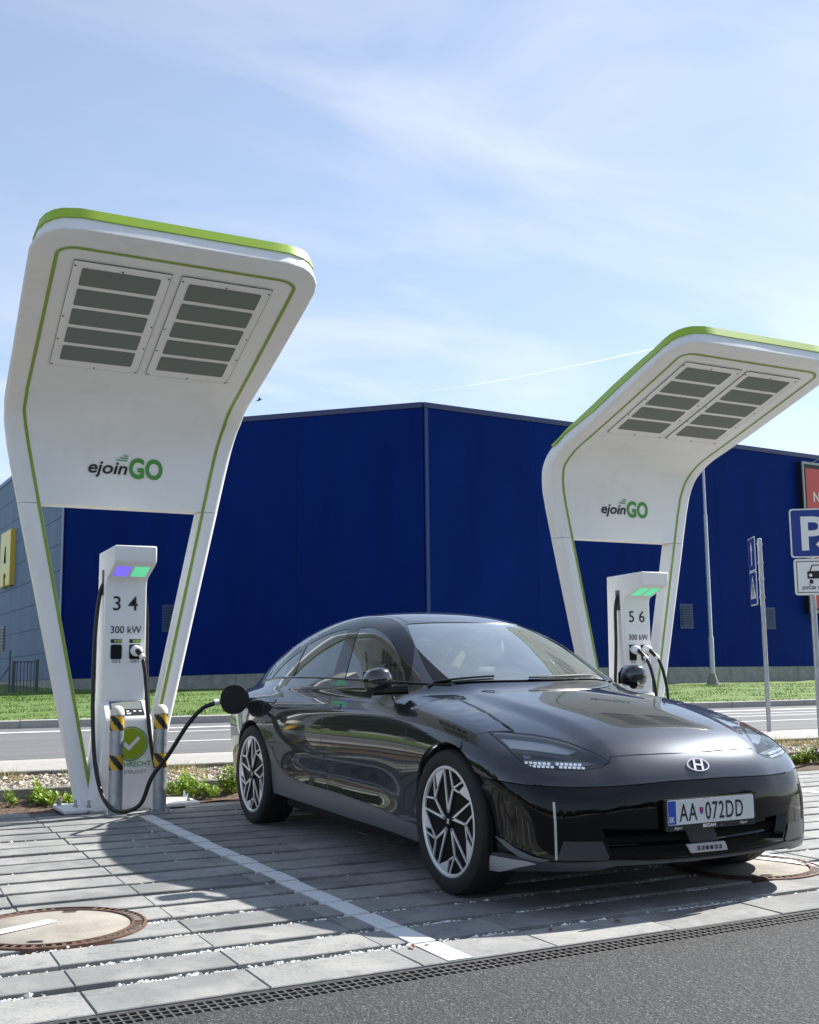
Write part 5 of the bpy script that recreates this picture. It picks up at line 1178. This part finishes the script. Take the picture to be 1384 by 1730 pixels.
panel('rear_bumper', [(1.0, .28), (1.0, .97), (.6, .96), (0, .95), (-.6, .96), (-1.0, .97), (-1.0, .28)], 'rear', 'car_paint', car, h=.04, gap=0)
mb = MB(); mb.box(-.82, .82, .40, 2.55, .155, .25); mb.box(-.60, .60, -.62, .42, .165, .42); mb.box(-.60, .60, 2.5, 3.85, .18, .45); mb.build('underbody', 'underbody', car, bevel=.03)
# ---- cabin
mb = MB(); mb.box(-.70, .70, .55, 3.2, .30, .42); mb.box(-.60, .60, .50, .62, .40, .86); mb.build('cabin_floor', 'cabin_dark', car)
mb = MB(); prof = [(.62,.90),(.66,.965),(.80,.985),(1.02,.985),(1.07,.93),(1.02,.78),(.66,.7)]
mb.prism(prof, 1.24, lambda u, v, w: (-.62+w, u, v)); mb.build('dashboard', 'cabin_mid', car, bevel=.02)
def seat(x0, a0, rear=False):
    w = .25; mb = MB(); mb.box(x0-w, x0+w, a0-.30, a0+.22, .42, .60); mb.build('seat', 'seat_light', car, bevel=.06, seg=3)
    mb = MB(); mb.prism([(a0+.16,.55),(a0+.30,.56),(a0+.46,1.10),(a0+.36,1.12)], .46, lambda u, v, ww: (x0-.23+ww, u, v)); mb.build('seat_back', 'seat_light', car, bevel=.04, seg=3)
    mb = MB(); mb.prism([(a0+.37,1.14),(a0+.48,1.13),(a0+.51,1.30),(a0+.42,1.31)], .26, lambda u, v, ww: (x0-.13+ww, u, v)); mb.build('headrest', 'seat_light', car, bevel=.035, seg=3)
for x0 in (-.38, .38): seat(x0, 1.35); seat(x0*.95, 2.18)
mb = MB(); n = 24; v = []
for k in range(n):
    a = 2*math.pi*k/n; c0 = Vector((.38+.185*math.cos(a), 1.10+.05*math.sin(a), .97+.17*math.sin(a)))
    for j in range(6): b = 2*math.pi*j/6; v.append(c0+Vector((math.cos(a)*math.cos(b), -.95*math.sin(b), math.sin(a)*math.cos(b)))*.016)
mb.add(v, [(6*k+j, 6*((k+1)%n)+j, 6*((k+1)%n)+(j+1)%6, 6*k+(j+1)%6) for k in range(n) for j in range(6)]); mb.box(.22, .54, 1.09, 1.11, .95, .99); mb.build('steering_wheel', 'cabin_dark', car, smooth=True)
mb = MB(); mb.box(-.13, .13, 1.20, 1.225, 1.265, 1.335); mb.build('rear_view_mirror', 'cabin_dark', car, bevel=.015)
# ---- door mirrors
for s in (-1, 1):
    def mp_(x_, a_, z_): return (s*(.826+x_*.72), a_, z_-.012)
    mb = MB(); rows = []
    for k, (xo, ah, zl, zh_) in enumerate(((.0,.030,1.010,1.035),(.02,.055,.992,1.085),(.06,.075,.985,1.118),(.13,.082,.985,1.122),(.19,.072,.990,1.105),(.225,.045,1.005,1.075),(.235,.02,1.02,1.05))):
        ring = []
        for j in range(14):
            a = 2*math.pi*j/14; ca_, sa_ = math.cos(a), math.sin(a); ring.append(mp_(xo, 0.865+(ah*1.15*(-1) if ca_ < 0 else ah*.45)*abs(ca_)**.45, (zl+zh_)/2+(zh_-zl)/2*math.copysign(abs(sa_)**.55, sa_)))
        rows.append(ring)
    v = [q for r in rows for q in r]; n = 14; f = [(i*n+j, i*n+(j+1)%n, (i+1)*n+(j+1)%n, (i+1)*n+j) for i in range(len(rows)-1) for j in range(n)]+[tuple(range(n)), tuple(range((len(rows)-1)*n, len(rows)*n))]
    mb.add(v, f); mo = mb.build('door_mirror', 'car_paint', car, smooth=True, ang=70)
    mb = MB(); mb.prism([(.005,1.0),(.21,1.005),(.22,1.03),(.21,1.095),(.13,1.112),(.05,1.105),(.01,1.07)], .004, lambda u, v, w: mp_(u, .903+w, v)); mb.build('mirror_glass', 'chrome', mo)
    mb = MB(); mb.tube([(s*.79, .70, .988), (s*.84, .73, .985), (s*.89, .80, .980), (s*.95, .83, .972)], [.030,.026,.026,.020], 10); mb.build('mirror_foot', 'gloss_black', mo, smooth=True)
# ---- door handles
for a0, z0 in ((1.50, .872), (2.63, .880)):
    P = [(a0-.075, z0-.012), (a0+.075, z0-.010), (a0+.075, z0+.012), (a0-.075, z0+.010)]
    panel('door_handle', P, 'side', 'car_paint', car, h=.02, gap=0, off=.004, mirror=True, flange=.006); panel('handle_seam', [(P[0][0]-.004, P[0][1]-.004), (P[1][0]+.004, P[1][1]-.004), (P[2][0]+.004, P[2][1]+.004), (P[3][0]-.004, P[3][1]+.004)], 'side', 'void_dark', car, h=.02, gap=0, off=.0008, mirror=True, flange=0)
# ---- charging flap, swung open, and port
P, _ = to3(np.array([[3.20, .875], [3.09, .875]]), 'side'); prt = P[0]; hx = P[1]
mb = MB(); mb.lathe([(.085, -.012), (.085, .002), (.078, .004), (.06, -.01)], (0, 0, 0), 28, axis='x'); o = mb.build('charge_port', 'black_plastic', car, smooth=True); o.location = (prt[0]-.002, 3.20, .875)
mb = MB(); n = 36; cxx = prt[0]-.125
sup = [(cxx+.105*math.copysign(abs(math.cos(2*math.pi*k/n))**.9, math.cos(2*math.pi*k/n)), .885+.108*math.copysign(abs(math.sin(2*math.pi*k/n))**.9, math.sin(2*math.pi*k/n))) for k in range(n)]
mb.prism(sup, .014, lambda u, v, w: (u, 3.085+w+.10*(cxx-u)*.2, v)); o = mb.build('charge_flap', 'black_plastic', car, bevel=.004)
mb = MB(); mb.box(prt[0]-.03, prt[0]+.03, 3.07, 3.11, .80, .86); mb.build('flap_hinge', 'black_plastic', car, bevel=.006)
# ---- wheels
def wheel(ca, s, rot):
    w = bpy.data.objects.new('wheel', None); COL.objects.link(w); w.parent = car; w.location = (s*.825, ca, .352)
    X0 = .105   # outer face, local x before mirroring
    def lth(name, prof, mat, n=64, ang=30): mb = MB(); mb.lathe([(r, s*h) for r, h in prof], n=n, axis='x'); return mb.build(name, mat, w, smooth=True, ang=ang)
    lth('tyre', [(.262,-.11),(.30,-.122),(.335,-.118),(.3485,-.10),(.352,-.07),(.352,-.03),(.3495,-.027),(.3495,-.022),(.352,-.019),(.352,.019),(.3495,.022),(.3495,.027),(.352,.03),(.352,.07),(.3485,.098),(.340,.111),(.322,.119),(.300,.121),(.280,.117),(.268,.106),(.262,.09)], 'tyre')
    lth('rim_lip', [(.270,.085),(.272,.108),(.268,.113),(.258,.113),(.252,.106),(.250,.07)], 'machined')
    lth('rim', [(.251,.095),(.246,.04),(.235,-.06),(.06,-.03),(.0001,-.03)], 'rim_black')
    lth('brake_disc', [(.165,-.028),(.165,-.005),(.07,-.002),(.0001,.0)], 'cabin_dark', 40)
    def pt_(r, a): return (.258*r*math.cos(math.radians(a)), .258*r*math.sin(math.radians(a)))
    def wp(u, v, d): return (s*d, -u, v)             # u towards the nose
    for k in range(5):
        A_ = 72*k+rot
        P0_, Lr_, Nd, R2_, Br, T1, T2, T3 = pt_(.17, 90+A_), pt_(1.0, 95+A_), pt_(.66, 69+A_), pt_(1.0, 82+A_), pt_(1.0, 49+A_), pt_(1.0, 44+A_), pt_(1.0, 22+A_), pt_(.72, 50+A_)
        mb = MB()
        ii = pt_(.13, 84+A_); jj = pt_(.13, 100+A_)
        mb.prism([ii, Nd, R2_, Lr_, jj], .028, lambda u, v, q: wp(u, v, .070+q)); mb.prism([Nd, T3, T2, T1, Br], .02, lambda u, v, q: wp(u, v, .072+q)); mb.build('spoke', 'rim_black', w)
        mb = MB()
        def bar(p, q, w0, w1):
            p, q = Vector(p), Vector(q); d = (q-p).normalized(); n_ = Vector((-d.y, d.x)); mb.prism([tuple(p-n_*w0), tuple(q-n_*w1), tuple(q+n_*w1), tuple(p+n_*w0)], .008, lambda u, v, g_: wp(u, v, .0985+g_))
        bar(P0_, Lr_, .0065, .0042); bar(P0_, Nd, .0075, .0050); bar(Nd, R2_, .0050, .0042); bar(Nd, Br, .0046, .0040); bar(Nd, T3, .0050, .0035)
        mb.prism([T3, T2, T1], .008, lambda u, v, g_: wp(u, v, .0984+g_)); mb.build('spoke_face', 'machined', w)
    lth('hub_cap', [(.036,.07),(.036,.098),(.030,.104),(.0001,.106)], 'rim_black', 24)
    mb = MB(); mb.prism([(-.012,-.012),(-.006,-.014),(-.001,.012),(-.007,.014)], .002, lambda u, v, g_: wp(u, v, .1062+g_)); mb.prism([(.012,.012),(.006,.014),(.001,-.012),(.007,-.014)], .002, lambda u, v, g_: wp(u, v, .1062+g_)); mb.prism([(-.005,-.003),(-.004,.004),(.005,.003),(.004,-.004)], .002, lambda u, v, g_: wp(u, v, .1062+g_)); mb.build('hub_mark', 'machined', w)
    for k in range(5): a = math.radians(72*k+30+rot); mb = MB(); mb.lathe([(.009, s*.07), (.009, s*.086), (.0001, s*.088)], (0, -.057*math.cos(a), .057*math.sin(a)), 8, axis='x'); mb.build('wheel_nut', 'machined', w)
for ca in (0, 2.95):
    for s in (-1, 1): wheel(ca, s, 4 if ca == 0 else -2)
# ================================================================== BOLLARDS, CABLES, TREES
def bollard(label, x, y):
    b = thing('bollard', label, 'bollard', (x, y, 0), 0, 'galvanised safety bollards')
    r = .0535
    mb = MB(); mb.lathe([(r, 0), (r, .765)], n=28); mb.build('tube', 'galvanised', b, smooth=True)
    mb = MB(); mb.lathe([(r+.001, .765), (r+.001, .775), (.050, .80), (.036, .822), (.018, .832), (.0001, .834)], n=28); mb.build('cap', 'bollard_cap', b, smooth=True)
    mb = MB(); mb.lathe([(.10, 0), (.10, .010), (.058, .011)], n=28); mb.build('flange', 'galvanised', b)
    for k in range(4): a = math.pi/4+k*math.pi/2; mb = MB(); mb.lathe([(.011, .01), (.011, .03), (.0001, .031)], (.082*math.cos(a), .082*math.sin(a), 0), 6); mb.build('bolt', 'galvanised', b)
    for z0 in (.645, .345):
        mb = MB(); n = 36; h = .112; r2 = r+.0015; rows = 14; v = []; f = []; m_ = []
        for i in range(rows+1):
            for k in range(n): a = 2*math.pi*k/n; v.append((r2*math.cos(a), r2*math.sin(a), z0+h*i/rows))
        mb.add(v, [])
        for i in range(rows):
            for k in range(n):
                s_ = ((k+.5)/n*3.0 + (i+.5)/rows*.85+.15) % 1.0
                mb.f.append((i*n+k, i*n+(k+1)%n, (i+1)*n+(k+1)%n, (i+1)*n+k)); mb.m.append(0 if s_ < .5 else 1)
        mb.build('warning_tape', ['tape_yellow', 'tape_black'], b, smooth=True, ang=0, fix=False)
    return b
bollard('left galvanised bollard with yellow black tape hiding lime tick badge', 2.012, 8.99)
bollard('right galvanised bollard with yellow black tape beside the bay line', 2.366, 9.03)
# cable from the left flank of the near station, along the ground, up to the car
sx0, sy0 = STA[0], STA[1]
pz = .872; pxw = CAR_X+prt[0]; pyw = CAR_Y+3.20
cable('thick black charging cable looping from station 3 4 to the car', [(pxw-.235, pyw-.012, pz-.012), (pxw-.33, pyw+.02, pz-.055), (pxw-.42, pyw+.10, pz-.18), (pxw-.52, pyw+.24, pz-.40), (pxw-.60, pyw+.40, .30), (2.16, 8.83, .085), (2.00, 8.865, .045), (1.935, 9.08, .14), (1.905, 9.28, .42), (1.910, 9.43, .9), (1.928, 9.475, 1.45), (1.958, 9.48, 1.74), (1.99, 9.48, 1.83)],
      gun=((pxw-.01, pyw, pz), (pxw-.10, pyw-.002, pz+.01), (pxw-.225, pyw-.010, pz-.008)))
xq, yq = sx0+.080, sy0
cable('black charging cable hanging from plug in socket 4 of near station', [(xq+.035, yq-.145, 1.19), (xq+.052, yq-.165, 1.06), (xq+.07, yq-.20, .75), (xq+.115, yq-.215, .42), (xq+.20, yq-.18, .14), (xq+.23, yq-.02, .12), (xq+.16, yq+.07, .60), (xq+.125, yq+.09, 1.1), (xq+.115, yq+.095, 1.6), (xq+.075, yq+.095, 1.84)],
      gun=((xq, yq-.004, 1.265), (xq+.006, yq-.085, 1.262), (xq+.030, yq-.135, 1.215)))
for i, (dx_, lab) in enumerate(((-.072, 'black charging cable plugged in left socket of station 5 6'), (.080, 'black charging cable plugged in right socket of station 5 6'))):
    xq, yq = STB[0]+dx_, STB[1]; s_ = -1 if i == 0 else 1
    cable(lab, [(xq+.045, yq-.17, 1.155), (xq+.075, yq-.20, 1.03), (xq+.105, yq-.22, .80), (xq+.10, yq-.25, .40), (xq+.16*s_, yq-.22, .10), (STB[0]+.27*s_, yq+.0, .16), (STB[0]+.25*s_, yq+.09, .7), (STB[0]+.215*s_, yq+.095, 1.3), (STB[0]+.205*s_, yq+.095, 1.7), (STB[0]+.155*s_, yq+.095, 1.86)],
          gun=((xq, yq-.004, 1.262), (xq+.008, yq-.09, 1.245), (xq+.040, yq-.155, 1.175)))
# ---- wood that the car body mirrors: behind and beside the photographer
mb = MB()
def clump(c, r, h, n):
    for _ in range(n):
        d = RNG.normal(size=3); d /= np.linalg.norm(d); q = RNG.random()**.4; p = np.array([c[0]+d[0]*r*q, c[1]+d[1]*r*q, h*.58+d[2]*h*.46*q]); u_ = RNG.normal(size=3); u_ /= np.linalg.norm(u_); w_ = np.cross(u_, d); w_ /= max(np.linalg.norm(w_), 1e-6); s_ = RNG.uniform(.35, .7)
        mb.add([p-u_*s_-w_*s_*.5, p+u_*s_-w_*s_*.5, p+u_*s_*.7+w_*s_*.6, p-u_*s_*.7+w_*s_*.6], [(0,1,2,3)])
for k in range(46):
    a = math.radians(150+180*k/46); R_ = RNG.uniform(44, 56); clump((3+R_*math.cos(a), 2+R_*math.sin(a)), RNG.uniform(2.6, 4.2), RNG.uniform(5, 9), 330)
for k in range(26):
    a = math.radians(97+53*k/26); R_ = RNG.uniform(30, 46); clump((R_*math.cos(a)-3, R_*math.sin(a)), RNG.uniform(2.4, 3.6), RNG.uniform(6.5, 11), 420)
tag(stuff(mb.build('tree_belt', 'tree_leaf', fix=False)), 'dark belt of trees outside the picture, mirrored in the car body', 'trees')
# ---- vapour trails
t = NT('vapour'); tr = t.n.new('ShaderNodeBsdfTransparent'); em_ = t.n.new('ShaderNodeBsdfDiffuse'); em_.inputs[0].default_value = (.9, .9, .9, 1); tl_s = t.n.new('ShaderNodeBsdfTranslucent'); tl_s.inputs[0].default_value = (.95, .95, .95, 1); ad_s = t.n.new('ShaderNodeAddShader'); t.l.new(em_.outputs[0], ad_s.inputs[0]); t.l.new(tl_s.outputs[0], ad_s.inputs[1]); ms = t.n.new('ShaderNodeMixShader'); n = t.noise(t.tc(), .004, 4, .6); t.l.new(t.rng(n, .3, .75, .03, .20), ms.inputs[0]); t.l.new(tr.outputs[0], ms.inputs[1]); t.l.new(ad_s.outputs[0], ms.inputs[2]); t.l.new(ms.outputs[0], t.n['Material Output'].inputs[0])
def trail(label, pxs, r0, r1):
    P = [at_depth(u, v, 6000) for u, v in pxs]; pts = crv(P, 6); mb = MB(); mb.tube([tuple(p) for p in pts], list(np.linspace(r0, r1, len(pts))), 6); o = mb.build('vapour_trail', 'vapour', smooth=True, ang=0, fix=False); return tag(stuff(o), label, 'vapour trail')
trail('thin white vapour trail in the sky above the store roof', [(655, 669), (800, 650), (940, 624), (1060, 599), (1180, 572)], 0.7, 3.0)

# ---- dead leaves caught at the paving edge
for u, v, lb in ((697, 1600, 'brown dead leaf at left edge of bay line end by the drain'), (722, 1597, 'brown dead leaf on the white bay line end by the drain'), (1182, 1537, 'brown dead leaf in the joint below number plate, the left one of two'), (1206, 1533, 'brown dead leaf in the joint below number plate, the right one of two'), (930, 1571, 'brown dead leaf in shade below silver strip of front bumper'), (1043, 1557, 'brown dead leaf in shade below left end of bumper intake'), (556, 1553, 'brown dead leaf left of bay line where shadow ends')):
    p = on_ground(u, v, .004); mb = MB(); a = RNG.uniform(0, 6.28); L_ = RNG.uniform(.018, .03)
    P = [(-1, 0, 0), (-.3, .38, .25), (.5, .30, .2), (1, 0, .1), (.5, -.34, .3), (-.3, -.4, .1)]
    mb.add([(L_*(math.cos(a)*q[0]-math.sin(a)*q[1]), L_*(math.sin(a)*q[0]+math.cos(a)*q[1]), L_*q[2]) for q in P], [(0,1,2,3), (0,3,4,5)])
    o = mb.build('dead_leaf', 'dead_leaf', fix=False); o.location = p; tag(o, lb, 'leaf', 'dead leaves on the paving')
